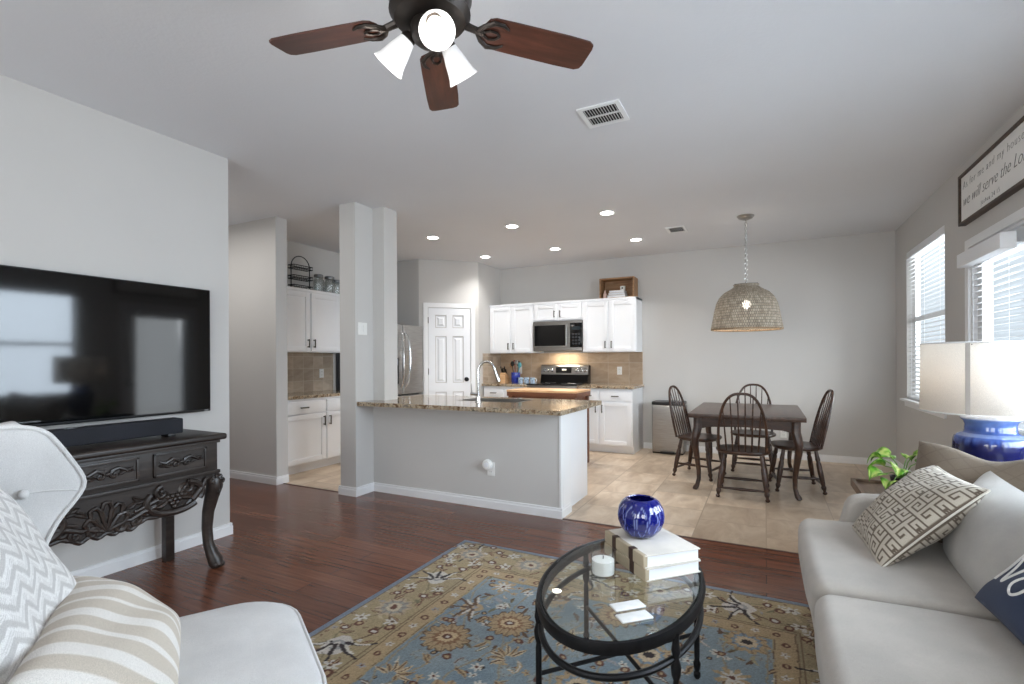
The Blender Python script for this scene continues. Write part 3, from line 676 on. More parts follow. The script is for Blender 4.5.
# crate with bits on top of the upper cabinet
B0 = thing('wooden_crate', 'open fronted wooden crate on top of the upper cabinet', 'crate', (-1.855, 6.985, UZ+UH+.004)); w, hh, d = .245, .29, .12
MB().box(-w, w, -d, d, 0, .015).box(-w, w, -d, d, hh-.018, hh).box(-w, -w+.018, -d, d, .015, hh-.018).box(w-.018, w, -d, d, .015, hh-.018).box(-w+.018, w-.018, d-.012, d, .015, hh-.018).build('crate', cratew, B0, smooth=False)
cz = UZ+UH+.019
pink = plain('pale_pink_ceramic', (226, 196, 186), .4)
tag(MB((-2.04, 6.94, cz)).lathe([(0, 0), (.026, 0), (.03, .03), (.024, .06), (.012, .085), (.014, .11), (0, .112)], 16, (-2.04, 6.94, cz)).build('bud_vase', pink), 'small pale pink vase inside the wooden crate', 'vase')
bkm = plain('book_cover_white', (230, 224, 218), .6); bkg = plain('book_cover_grey', (176, 168, 164), .6)
for i, (dz, ww, mt, lb) in enumerate([(0, .16, bkm, 'white hardback lying at the bottom of the stack inside the crate'), (.036, .145, bkg, 'grey hardback lying in the middle of the stack inside the crate'), (.068, .13, bkm, 'white hardback lying on top of the stack inside the crate')]):
    t = thing('book', lb, 'book', (-1.83, 6.965, cz+dz), 0, 'books in the crate'); hh2 = .034 if i == 0 else .03
    MB().box(-ww, ww*.6, -.08, .09, 0, .003).box(-ww, ww*.6, -.08, .09, hh2-.003, hh2).box(-ww-.003, -ww, -.08, .09, 0, hh2).build('book_cover', mt, t, smooth=False)
    MB().box(-ww+.001, ww*.6-.004, -.076, .086, .003, hh2-.003).build('page_block', white, t, smooth=False)
t = thing('candle_jar', 'small white jar on the books inside the wooden crate', 'jar', (-1.785, 6.95, cz+.0985))
MB().lathe([(0, 0), (.034, 0), (.036, .004), (.036, .06), (.032, .06), (.032, .05), (0, .05)], 20).build('jar', plast, t)
MB().box(-.008, .012, -.0375, -.0345, .018, .042).build('jar_label', black, t, smooth=False)
# wire rack and jars on the passage cabinet
W0 = thing('tiered_basket', 'black three tier wire stand with arched handle on the passage cabinet', 'wire basket stand', (-5.04, 4.225, UZ+UH+.004))
rr = .006; ww = .135
MB().tube([(0, -ww, .0)]+[(0, -ww, .28)]+arc((0, 0, .28), ww, PI, 0, 16, 'yz')[1:-1]+[(0, ww, .28), (0, ww, 0)], rr, 8).build('arched_frame', blackm, W0)
for z in (.02, .135, .26):
    mb = MB()
    for zz in (z, z+.035): mb.tube([(-.055, -ww, zz), (.055, -ww, zz), (.055, ww, zz), (-.055, ww, zz)], .005, 6, True)
    for k in range(9): y = -ww+2*ww*k/8; mb.tube([(-.055, y, z+.035), (-.055, y, z), (.055, y, z), (.055, y, z+.035)], .0022, 5)
    mb.build('wire_tray', blackm, W0)
for i, (x, y, r, hh) in enumerate([(-5.04, 4.5, .062, .2), (-5.0, 4.64, .068, .19), (-5.03, 4.785, .06, .17)]):
    t = thing('glass_jar', ['clear glass canister nearest the wire stand on the passage cabinet', 'clear glass canister in the middle of three on the passage cabinet', 'clear glass canister farthest from the wire stand on the passage cabinet'][i], 'jar', (x, y, UZ+UH+.004), 0, 'glass canisters')
    MB().lathe([(0, 0), (r*.9, 0), (r, .012), (r, hh*.82), (r*.8, hh*.9), (r*.8, hh), (r*.77, hh), (r*.77, hh*.9), (r*.96, hh*.8), (r*.96, .016), (0, .01)], 24).build('jar', jarg, t)
    MB().lathe([(0, hh), (r*.88, hh), (r*.9, hh+.03), (r*.8, hh+.036), (0, hh+.036)], 24).build('lid', plain('jar_lid', (120, 122, 124), .35, .8), t)
# ---- wall plates
def plate(label, kind, loc, rz, w=.07, h=.115, group=None):
    t = thing('light_switch' if kind == 'switch' else 'wall_outlet', label, 'light switch' if kind == 'switch' else 'outlet', loc, rz, group)
    MB().box(-w/2, w/2, -.006, 0, -h/2, h/2, .002).build('cover_plate', plast, t)
    mb = MB()
    if kind == 'switch':
        for x in ((-.022, .022) if w > .1 else (0,)): mb.box(x-.016, x+.016, -.01, -.006, -.032, .032, .001)
        mb.build('rocker', plast, t)
    else:
        for z in (-.022, .022): mb.box(-.017, .017, -.008, -.006, z-.014, z+.014, .001)
        o = mb.build('socket', plast, t); mb = MB()
        for z in (-.022, .022):
            for x in (-.007, .007): mb.box(x-.0012, x+.0012, -.0085, -.0078, z-.005, z+.006)
        mb.build('slots', black, o, smooth=False)
    return t
plate('white double switch plate on the side of the column', 'switch', (-3.395, 3.545, 1.565), PI/2, .115, .115)
plate('white outlet on the beige tile right of the stove', 'outlet', (-1.89, YB-.012, 1.1), 0)
plate('white outlet on the beige tile left of the stove', 'outlet', (-3.5, YB-.012, 1.1), 0)
plate('white outlet on the tile in the passage', 'outlet', (LW+.012, 4.68, 1.1), PI/2)
plate('white outlet low on the back wall behind the dining table', 'outlet', (.2, YB, .32), 0)
plate('white outlet low on the half wall under the bar', 'outlet', (-2.085, 3.69, .335), 0)
t = thing('plug_in_freshener', 'round white plug-in device in the half wall outlet', 'plug-in device', (-2.105, 3.682, .375))
MB().turned((0, 0, 0), (0, -.045, 0), [(0, .03), (.3, .046), (.75, .046), (1, .034)], 24).build('device_body', plast, t)
MB().turned((0, -.045, 0), (0, -.05, 0), [(0, .022), (1, .02)], 18).build('device_cap', white, t)

# ================================================================== CEILING
def vent(label, x0, x1, y0, y1, nrow, nslat, axis):
    t = thing('ceiling_vent', label, 'air vent', ((x0+x1)/2, (y0+y1)/2, H)); w, d = (x1-x0)/2, (y1-y0)/2
    mb = MB(); f = .028
    mb.box(-w, w, -d, -d+f, -.008, 0).box(-w, w, d-f, d, -.008, 0).box(-w, -w+f, -d+f, d-f, -.008, 0).box(w-f, w, -d+f, d-f, -.008, 0)
    if nrow == 2: mb.box(-w+f, w-f, -.007, .007, -.008, -.002)
    mb.build('frame', trimw, t, smooth=False)
    MB().box(-w+f, w-f, -d+f, d-f, -.0015, 0).build('duct_backing', plain('vent_dark', (52, 52, 54), .9), t, smooth=False)
    mb = MB()
    for k in range(nslat):
        x = -w+f+(2*w-2*f)*(k+.5)/nslat
        mb.prism([(x-.005, -.001), (x-.003, -.001), (x+.006, -.012), (x+.004, -.012)], -d+f, d-f, 'y')
    mb.build('louvres', trimw, t, smooth=False); return t
vent('large white two row ceiling vent between the fan and the downlights', -.99, -.735, 2.79, 3.05, 2, 12, 'x')
vent('small white ceiling vent beside the pendant light canopy', -1.0, -.79, 5.76, 6.02, 1, 9, 'x')
names = {(0, 0): 'front row left', (1, 0): 'front row middle', (2, 0): 'front row right', (0, 1): 'back row left', (1, 1): 'back row middle', (2, 1): 'back row right'}
first = None
for j, y in enumerate((4.90, 6.16)):
    for i, x in enumerate((-3.56, -2.49, -1.415)):
        lab = 'recessed ceiling downlight over the kitchen, ' + names[(i, j)] + ' of the six'
        if first is None:
            first = thing('recessed_light', lab, 'ceiling light', (x, y, H), 0, 'recessed kitchen downlights')
            MB().lathe([(.062, -.003), (.085, -.006), (.088, 0), (.06, 0)], 28, closed=True).build('trim_ring', trimw, first)
            MB().lathe([(0, -.004), (.064, -.003), (.064, 0), (0, 0)], 28).build('lens', canm, first)
            ld = bpy.data.lights.new('downlight', 'AREA'); ld.shape = 'DISK'; ld.size = .12; ld.energy = 5.2; ld.spread = math.radians(120); ld.color = (1, .985, .96)
            lo = bpy.data.objects.new('downlight', ld); COL.objects.link(lo); lo.parent = first; lo.location = (0, 0, -.012)
        else: dup(first, (x, y, H), 0, lab)
# ---- pendant
P0 = thing('pendant_light', 'woven rattan dome pendant hanging on a chain above the dining table', 'pendant light', (-.175, 5.68, H))
MB().lathe([(0, -.045), (.02, -.045), (.065, -.028), (.082, -.006), (.082, 0), (0, 0)], 24).build('canopy', steel, P0)
mb = MB(); zz = -.045; k = 0
while zz > -.70:
    pl = 'xz' if k % 2 else 'yz'
    pts = [(0.011*math.cos(a), 0, zz-.014+.018*math.sin(a)) if pl == 'xz' else (0, .011*math.cos(a), zz-.014+.018*math.sin(a)) for a in np.linspace(0, 2*PI, 10, endpoint=False)]
    mb.tube(pts, .0032, 5, True); zz -= .026; k += 1
mb.build('chain', chrome, P0)
MB().tube([(.004, .004, -.03), (.006, -.004, -.4), (.003, .004, -.72)], .003, 6).build('cord', plain('clear_cord', (180, 180, 176), .4), P0)
prof = [(.118, -.708), (.108, -.72), (.11, -.735), (.15, -.765), (.21, -.80), (.255, -.85), (.283, -.91), (.30, -.985), (.315, -1.07), (.33, -1.15), (.334, -1.17)]
nn = 96; m_ = MB(); zt = 0; vs = []; uvs = []
fine = []
for (r0, z0), (r1, z1) in zip(prof[:-1], prof[1:]):
    kk = max(1, int(abs(z0-z1)/.02)); fine += [(r0+(r1-r0)*i/kk, z0+(z1-z0)*i/kk) for i in range(kk)]
fine.append(prof[-1]); L = [0]
for a, b_ in zip(fine[:-1], fine[1:]): L.append(L[-1]+math.hypot(a[0]-b_[0], a[1]-b_[1]))
for (r, z) in fine:
    for k in range(nn+1): a = 2*PI*k/nn; m_.v.append((r*math.cos(a), r*math.sin(a), z))
for i in range(len(fine)-1):
    for k in range(nn): m_.f.append((i*(nn+1)+k, i*(nn+1)+k+1, (i+1)*(nn+1)+k+1, (i+1)*(nn+1)+k))
sh = m_.build('rattan_shade', rattan, P0, fix=False, ang=60)
ul = sh.data.uv_layers.new(name='UVMap')
for lp in sh.data.loops:
    i, k = divmod(lp.vertex_index, nn+1); ul.data[lp.index].uv = (k/nn*2*PI*.3, L[i])
so = sh.modifiers.new('thickness', 'SOLIDIFY'); so.thickness = .008
MB().tube([(.334*math.cos(a), .334*math.sin(a), -1.172) for a in np.linspace(0, 2*PI, 48, endpoint=False)], .009, 8, True).build('rim', plain('rattan_rim', (140, 118, 94), .7, var=.2, scale=40), P0)
mb = MB().tube([(-.11, 0, -.7), (.11, 0, -.7)], .004, 6).tube([(0, -.11, -.7), (0, .11, -.7)], .004, 6).cyl((0, 0, -.7), (0, 0, -.87), .02, 12); mb.build('socket', nickel, P0)
MB().sphere((0, 0, -.915), .04, 16, (1, 1, 1.15)).build('bulb', bulbm, P0)
ld = bpy.data.lights.new('pendant_lamp', 'POINT'); ld.energy = 5; ld.color = (1, .9, .76); ld.shadow_soft_size = .05
lo = bpy.data.objects.new('pendant_lamp', ld); COL.objects.link(lo); lo.parent = P0; lo.location = (0, 0, -1.0)

# ---- ceiling fan
FX, FY = -1.012, 1.384
A0 = thing('ceiling_fan', 'bronze ceiling fan with five cherry blades and lit glass shades', 'ceiling fan', (FX, FY, H))
MB().lathe([(0, 0), (.075, 0), (.075, -.03), (.055, -.06), (.02, -.075), (0, -.075)], 28).build('canopy', bronze, A0)
MB().cyl((0, 0, -.07), (0, 0, -.16), .016, 12).build('downrod', bronze, A0)
MB().lathe([(0, -.13), (.05, -.13), (.06, -.15), (.115, -.17), (.14, -.2), (.142, -.25), (.13, -.285), (.138, -.3), (.12, -.325), (.085, -.335), (.0, -.335)], 36).build('motor_housing', bronze, A0)
MB().lathe([(0, -.33), (.06, -.33), (.066, -.345), (.062, -.385), (.045, -.40), (.02, -.408), (0, -.41)], 28).build('light_kit', bronze, A0)
bz = -.315
for k, deg in enumerate((120.2, 48.2, -23.8, 264.2, 192.2)):
    a = math.radians(deg); Rz = Matrix.Rotation(a, 3, 'Z'); pit = Matrix.Rotation(math.radians(-11), 3, 'X')
    out = [(.20, -.055), (.22, -.064), (.3, -.067), (.5, -.07), (.585, -.068), (.603, -.058), (.608, -.04), (.608, .04), (.603, .058), (.585, .068), (.5, .07), (.3, .067), (.22, .064), (.2, .055), (.188, .03), (.185, 0), (.188, -.03)]
    bl = MB().prism(out, -.0035, .0035, 'z').build('fan_blade', cherry, A0, smooth=False)
    bl.matrix_local = Matrix.Translation((0, 0, bz)) @ (Rz @ pit).to_4x4()
    br = MB()
    def X(p): return tuple(Rz @ (pit @ Vector(p)) + Vector((0, 0, bz)))
    br.tube([X((.10, 0, .012)), X((.14, 0, .002)), X((.19, 0, -.008))], [.016, .013, .011], 8)
    for sg in (-1, 1):
        br.tube([X((.165, 0, -.006)), X((.185, sg*.03, -.009)), X((.215, sg*.052, -.008)), X((.25, sg*.05, -.007)), X((.275, sg*.035, -.006))], [.009, .008, .009, .007, .004], 8)
        br.tube([X((.18, 0, -.008)), X((.21, sg*.018, -.009)), X((.235, sg*.015, -.008)), X((.25, 0, -.007))], .005, 6)
    br.build('blade_arm', bronze, A0)
for deg in (-46, 76, 194):
    a = math.radians(deg); Rz = Matrix.Rotation(a, 3, 'Z')
    tilt = math.radians(42); ax = Rz @ Vector((math.sin(tilt), 0, -math.cos(tilt)))
    p0 = Rz @ Vector((.05, 0, 0)) + Vector((0, 0, -.362)); p1 = Rz @ Vector((.076, 0, 0)) + Vector((0, 0, -.367))
    o = MB().tube([p0, p0.lerp(p1, .5)+Vector((0, 0, .012)), p1], .011, 8).turned(p1-ax*.01, p1+ax*.022, [(0, .018), (.4, .026), (1, .028)], 16).build('lamp_arm', bronze, A0)
    q = ax.to_track_quat('Z', 'Y').to_matrix()
    pr = [(.027, .012), (.031, .03), (.038, .055), (.043, .08), (.048, .1), (.057, .12), (.054, .121), (.045, .1), (.04, .08), (.035, .055), (.028, .03), (.024, .014)]
    MB().lathe(pr, 28, p1, q, closed=True).build('glass_shade', fanglass, A0)
    MB().sphere(p1+ax*.065, .026, 14).build('bulb', fanbulb, A0)
    ld = bpy.data.lights.new('fan_lamp', 'POINT'); ld.energy = 1.5; ld.color = (1, .96, .92); ld.shadow_soft_size = .04
    lo = bpy.data.objects.new('fan_lamp', ld); COL.objects.link(lo); lo.parent = A0; lo.location = p1+ax*.22

# ================================================================== DINING
CH = thing('dining_chair', 'dark wood spindle back dining chair nearest the camera, its back turned to the room', 'chair', (0, 0, 0), 0, 'chairs around the dining table')
def chair_parts(t):
    sh = .43
    # saddle seat: rounded outline with a crowned, dished top
    mb = MB(); n = 36; rings = []
    def out(a):
        c, s = math.cos(a), math.sin(a); e = .72
        x = .235*math.copysign(abs(c)**e, c); y = .215*math.copysign(abs(s)**e, s)
        return x*(1-.08*(y < 0)*abs(y)/.215), y
    levels = [(0, sh-.038), (.86, sh-.038), (.97, sh-.028), (1, sh-.014), (.985, sh-.003), (.93, sh), (.6, sh-.008), (.25, sh-.011), (0, sh-.011)]
    for f, z in levels:
        rings.append([(out(2*PI*k/n)[0]*max(f, 1e-4), out(2*PI*k/n)[1]*max(f, 1e-4), z) for k in range(n)])
    vs = [p for r in rings for p in r]
    fs = [(i*n+k, i*n+(k+1) % n, (i+1)*n+(k+1) % n, (i+1)*n+k) for i in range(len(levels)-1) for k in range(n)]
    mb.add(vs, fs).build('seat', dwood, t)
    leg = [(0, .011), (.02, .019), (.045, .02), (.07, .012), (.1, .015), (.13, .021), (.17, .023), (.2, .017), (.24, .02), (.5, .024), (.68, .022), (.74, .016), (.78, .021), (.84, .018), (1, .015)]
    F = {}
    for sx in (-1, 1):
        for sy in (-1, 1):
            p0 = Vector((sx*.205, sy*.20, 0)); p1 = Vector((sx*.155, sy*.135, sh-.03)); F[(sx, sy)] = (p0, p1)
            MB().turned(p0, p1, leg, 12).build('leg', dwood, t)
    st = [(0, .008), (.2, .011), (.5, .015), (.8, .011), (1, .008)]
    for sx in (-1, 1):
        a = F[(sx, -1)][0].lerp(F[(sx, -1)][1], .35); b_ = F[(sx, 1)][0].lerp(F[(sx, 1)][1], .35)
        MB().turned(a, b_, st, 10).build('stretcher', dwood, t)
    for sy, q in ((-1, .22), (1, .25)):
        a = F[(-1, sy)][0].lerp(F[(-1, sy)][1], q); b_ = F[(1, sy)][0].lerp(F[(1, sy)][1], q)
        MB().turned(a, b_, st, 10).build('stretcher', dwood, t)
    # bow back
    def bow(u):      # u from -1 to 1 along the hoop
        a = PI/2*(1-u)
        x = .215*math.copysign(abs(math.cos(a))**.75, math.cos(a)); zz = max(0, math.sin(a))**.8
        return x, zz
    def back(x, zz): return Vector((x*(.9+.1*zz if zz < .4 else .94+.0*zz), -.165-.115*zz-.02*math.cos(x*6), sh-.01+.535*zz))
    pts = []
    for i in range(41):
        u = -1+2*i/40; x, zz = bow(u); pts.append(back(x, zz))
    MB().tube(pts, .0125, 10, up=(0, 1, 0)).build('back_hoop', dwood, t)
    for i in range(6):
        xb = -.13+.26*i/5; xt = -.155+.31*i/5
        zt = (max(0, 1-(abs(xt)/.2)**2.6))**(1/2.6)
        a = Vector((xb, -.165, sh-.01)); b_ = back(xt/.94, zt*.985)
        MB().turned(a, b_, [(0, .0065), (.25, .0085), (.6, .0065), (1, .0045)], 8).build('spindle', dwood, t)
chair_parts(CH)
CH.location = (-.19, 5.10, 0)
dup(CH, (-.645, 5.74, 0), -PI/2-.26, 'dark wood spindle back dining chair on the left side beside the trash can')
dup(CH, (.26, 5.58, 0), PI/2+.15, 'dark wood spindle back dining chair on the right side, facing left')
dup(CH, (-.13, 6.28, 0), PI, 'dark wood spindle back dining chair behind the table, against the back wall')
D0 = thing('dining_table', 'dark wood square dining table with curved legs on the tile floor', 'table', (-.175, 5.73, 0)); hw, hd, th = .495, .685, .74
mb = MB().box(-hw, hw, -hd, hd, th-.042, th, .006); mb.build('tabletop', dtop, D0)
mb = MB()
for sx in (-1, 1):
    mb.prism([(-hd+.07, th-.042), (hd-.07, th-.042), (hd-.07, th-.16), (hd-.2, th-.13), (0, th-.12), (-hd+.2, th-.13), (-hd+.07, th-.16)], sx*(hw-.075)-.012, sx*(hw-.075)+.012, 'x')
for sy in (-1, 1):
    mb.prism([(-hw+.07, th-.042), (hw-.07, th-.042), (hw-.07, th-.16), (hw-.18, th-.13), (0, th-.115), (-hw+.18, th-.13), (-hw+.07, th-.16)], sy*(hd-.075)-.012, sy*(hd-.075)+.012, 'y')
mb.build('apron', dwood, D0, smooth=False)
def cabriole(mb, x, y, sx, sy, h, k=1.0, n=10):
    path = [(-.005, h, .040), (-.005, h-.1, .040), (.008, h-.16, .040), (.018, h-.21, .036), (.014, h-.29, .031), (.0, h-.40, .026), (-.012, h-.52, .021), (-.012, h-.60, .019), (0, h-.655, .021), (.014, h-.68, .026), (.016, .012, .027), (.012, 0, .018)]
    mb.tube([(x+sx*o, y+sy*o, z) for o, z, r in path], [r*k for o, z, r in path], n, up=(1, 0, 0)); return mb
for sx in (-1, 1):
    for sy in (-1, 1): cabriole(MB(), sx*(hw-.075), sy*(hd-.075), sx, sy, th-.042).build('leg', dwood, D0)
MB().turned((-.0, -hd+.063, th-.095), (.0, -hd+.045, th-.095), [(0, .006), (.5, .01), (1, .006)], 10).build('knob', nickel, D0)

# ================================================================== LIVING ROOM
# ---- rug
RG = np.array
def srgb(c): return np.array(lin(c), dtype=np.float32)
def rug():
    x0, x1, y0, y1 = -1.87, .46, -.12, 2.93; hw, hl = (x1-x0)/2, (y1-y0)/2; cx, cy = (x0+x1)/2, (y0+y1)/2
    st = .0055; nx, ny = int((x1-x0)/st)+1, int((y1-y0)/st)+1
    X, Y = np.meshgrid(np.linspace(-hw, hw, nx), np.linspace(-hl, hl, ny), indexing='ij')
    rng = np.random.default_rng(5)
    def smooth(k):
        a = rng.random((nx//k+3, ny//k+3)); i = np.arange(nx)/k; j = np.arange(ny)/k; ii, jj = i.astype(int), j.astype(int); fi, fj = (i-ii)[:, None], (j-jj)[None, :]
        return (a[ii][:, jj]*(1-fi)*(1-fj)+a[ii+1][:, jj]*fi*(1-fj)+a[ii][:, jj+1]*(1-fi)*fj+a[ii+1][:, jj+1]*fi*fj)
    wig = (smooth(8)-.5)*.016+(smooth(3)-.5)*.007; wig2 = (smooth(8)-.5)*.016+(smooth(3)-.5)*.007
    Xw, Yw = X+wig, Y+wig2
    e = np.minimum(hw-np.abs(X), hl-np.abs(Y)); ew = e+wig*.35
    C = np.zeros((nx, ny, 3), np.float32)
    GOLD, GOLD2 = srgb((172, 152, 116)), srgb((152, 138, 110)); BLUE, BLUE2 = srgb((110, 128, 141)), srgb((140, 152, 157))
    DK, RUST, BRN, TAN, CRM, GRY, OLV = srgb((48, 38, 40)), srgb((96, 58, 46)), srgb((98, 74, 56)), srgb((172, 148, 116)), srgb((200, 194, 184)), srgb((150, 148, 148)), srgb((116, 110, 84))
    def put(mask, col, a=1.0):
        C[mask] = C[mask]*(1-a)+col*a
    m = smooth(30)[..., None]
    C[:] = BLUE*(1-m)+BLUE2*m
    bd = ew < .44; C[bd] = (GOLD*(1-m)+GOLD2*m)[bd]
    put(e < .028, srgb((118, 128, 142)))
    def win(cx_, cy_, r):
        i0, i1 = np.searchsorted(X[:, 0], [cx_-r, cx_+r]); j0, j1 = np.searchsorted(Y[0], [cy_-r, cy_+r]); return slice(i0, i1), slice(j0, j1)
    def pol(cx_, cy_, R, rot):
        s = win(cx_, cy_, R); dx, dy = Xw[s]-cx_, Yw[s]-cy_
        return s, np.hypot(dx, dy), np.arctan2(dy, dx)-rot, dx*math.cos(rot)+dy*math.sin(rot), -dx*math.sin(rot)+dy*math.cos(rot)
    def P(s, mask, col, a=1.0):
        sub = C[s]; sub[mask] = sub[mask]*(1-a)+col*a
    def line(pts, w, col, a=1.0):
        pts = np.array(pts)
        for p, q in zip(pts[:-1], pts[1:]):
            mx, my = (p+q)/2; L = np.hypot(*(q-p)); s = win(mx, my, L/2+w*2)
            if L < 1e-6: continue
            dx, dy = Xw[s]-p[0], Yw[s]-p[1]; t = np.clip((dx*(q-p)[0]+dy*(q-p)[1])/L**2, 0, 1)
            P(s, np.hypot(dx-t*(q-p)[0], dy-t*(q-p)[1]) < w, col, a)
    def rosette(cx_, cy_, R, n, rot, cols):
        s, r, th, _, _ = pol(cx_, cy_, R*1.2, rot); lob = R*(.78+.22*np.abs(np.cos(n*th/2)))
        for f, c in cols: P(s, r < lob*f, c)
        edge = (np.abs(np.sin(n*th/2)) < .25) & (r < lob) & (r > R*.42); P(s, edge, BRN, .55)
    def daisy(cx_, cy_, R, n, rot, c, cc):
        s, r, th, _, _ = pol(cx_, cy_, R*1.1, rot); P(s, (r < R*(.35+.65*np.abs(np.cos(n*th/2))**1.5)), c); P(s, r < R*.25, cc)
    def ringm(cx_, cy_, R, c, cc):
        s, r, th, u, v = pol(cx_, cy_, R*1.3, 0); P(s, r < R, c); P(s, r < R*.5, cc)
    def lotus(cx_, cy_, R, rot, body, dark):
        # palmette: fan body with dark swept leaves
        s, r, th, u, v = pol(cx_, cy_, R*1.9, rot)
        P(s, ((u/(R*.75))**2+(v/(R*.55))**2) < 1, body); P(s, ((u/(R*.42))**2+(v/(R*.3))**2) < 1, GRY); P(s, ((u/(R*.25))**2+(v/(R*.16))**2) < 1, body)
        for k in (-2, -1, 0, 1, 2):
            a = rot+k*.62; pts = []
            for t in np.linspace(.0, 1, 7):
                rr = R*(.35+1.25*t); aa = a+k*.16*t*t
                pts.append((cx_+rr*math.cos(aa)-R*.3*math.cos(rot), cy_+rr*math.sin(aa)-R*.3*math.sin(rot)))
            line(pts[:4], .010, dark); line(pts[3:], .006, dark)
            if k: line([(p[0]+.012, p[1]+.008) for p in pts[1:5]], .006, CRM)
    def leaf(cx_, cy_, L, rot, c, c2=None):
        s, r, th, u, v = pol(cx_, cy_, L*1.1, rot); w = L*.28*(1-(u/L)**2); P(s, (np.abs(u) < L) & (np.abs(v-.18*u*u/L) < w), c)
        if c2 is not None: P(s, (np.abs(u) < L*.85) & (np.abs(v-.18*u*u/L) < w*.35), c2)
    sc_ = random.Random(31)
    for i in range(1500):
        px, py = sc_.uniform(-hw+.04, hw-.04), sc_.uniform(-hl+.04, hl-.04); ed = min(hw-abs(px), hl-abs(py)); an = sc_.uniform(0, 6.3); z = sc_.random()
        if ed > .46:
            if z < .45: leaf(px, py, sc_.uniform(.02, .045), an, sc_.choice([TAN, BRN, OLV, GRY, srgb((160, 150, 128))]), sc_.choice([None, BRN, CRM]))
            elif z < .6: daisy(px, py, sc_.uniform(.014, .026), 5, an, sc_.choice([CRM, TAN]), RUST)
            elif z < .7: ringm(px, py, sc_.uniform(.010, .018), sc_.choice([RUST, BRN, DK]), TAN)
            elif z < .85: rosette(px, py, sc_.uniform(.03, .05), 7, an, [(1, srgb((146, 152, 150))), (.6, BLUE2)])
        elif ed > .045 and not (.32 < ed < .35):
            if z < .5: leaf(px, py, sc_.uniform(.016, .036), an, sc_.choice([BRN, OLV, GRY, srgb((186, 170, 140)), RUST]), sc_.choice([None, TAN]))
            elif z < .62: daisy(px, py, sc_.uniform(.012, .022), 5, an, sc_.choice([CRM, GRY]), BRN)
            elif z < .75: ringm(px, py, sc_.uniform(.008, .015), sc_.choice([RUST, BRN]), TAN)
    # guard stripes
    for d in (.034, .325, .345, .43): put(np.abs(ew-d) < .0035, BRN, .8)
    put((ew > .347) & (ew < .43), srgb((176, 152, 118)), .8)
    # border motifs along every side
    def along(side, t, off):
        return {0: (t, hl-off, -PI/2), 1: (t, -hl+off, PI/2), 2: (-hw+off, t, 0), 3: (hw-off, t, PI)}[side]
    for side in range(4):
        Lh = (hw if side < 2 else hl)-.2; n = 5 if side < 2 else 7; flip = 1
        # meander vine
        pts = [along(side, t, .18+.085*math.sin((t+Lh)/(2*Lh)*n*PI))[:2] for t in np.linspace(-Lh, Lh, 90)]
        line(pts, .005, BRN, .9)
        pts = [along(side, t, .18-.07*math.sin((t+Lh)/(2*Lh)*n*PI+.6))[:2] for t in np.linspace(-Lh, Lh, 90)]
        line(pts, .0035, OLV, .8)
        for k in range(n+1):
            t = -Lh+2*Lh*k/n; a = along(side, t, .185)
            if k % 2 == 0: lotus(a[0], a[1], .105, a[2]+PI/2*(1 if (k//2) % 2 else -1)+.4, CRM if k % 4 else srgb((196, 188, 180)), DK)
            else: rosette(a[0], a[1], .095, 9, .3, [(1, srgb((178, 160, 136))), (.75, srgb((150, 146, 138))), (.45, srgb((192, 178, 154))), (.2, RUST)])
            for q, (dt, of) in enumerate(((.13, .1), (-.12, .27), (.16, .25), (-.15, .11))):
                b = along(side, t+dt, of); c = along(side, t+dt*1.35, of+.03)
                if q % 2: daisy(b[0], b[1], .042, 6, q, CRM, BRN); ringm(c[0], c[1], .024, RUST, TAN)
                else: ringm(b[0], b[1], .026, RUST, CRM); leaf(c[0], c[1], .045, k+q, OLV if q else BRN, TAN)
                c = along(side, t+dt*.6, .33-of*.9+.04); leaf(c[0], c[1], .036, q*1.3+k, RUST if (k+q) % 3 else BRN, TAN)
        L2 = (hw if side < 2 else hl)-.38
        for k in range(int(2*L2/.085)+1):
            b = along(side, -L2+.085*k, .388); (daisy(b[0], b[1], .022, 5, k, CRM if k % 3 else GRY, RUST) if k % 2 else ringm(b[0], b[1], .019, RUST, TAN))
            b = along(side, -L2+.085*k+.04, .05); ringm(b[0], b[1], .010, CRM if k % 2 else RUST, TAN)
    # field motifs
    FW, FL = hw-.52, hl-.52
    for ph in (0, 1):
        for q in range(5):
            xx = -FW+2*FW*q/4
            line([(np.clip(xx+.11*math.sin(t*4.2+ph*PI+q), -hw+.46, hw-.46), t) for t in np.linspace(-hl+.46, hl-.46, 150)], .0042, srgb((150, 138, 116)), .9)
    rn_ = random.Random(9); k = 0
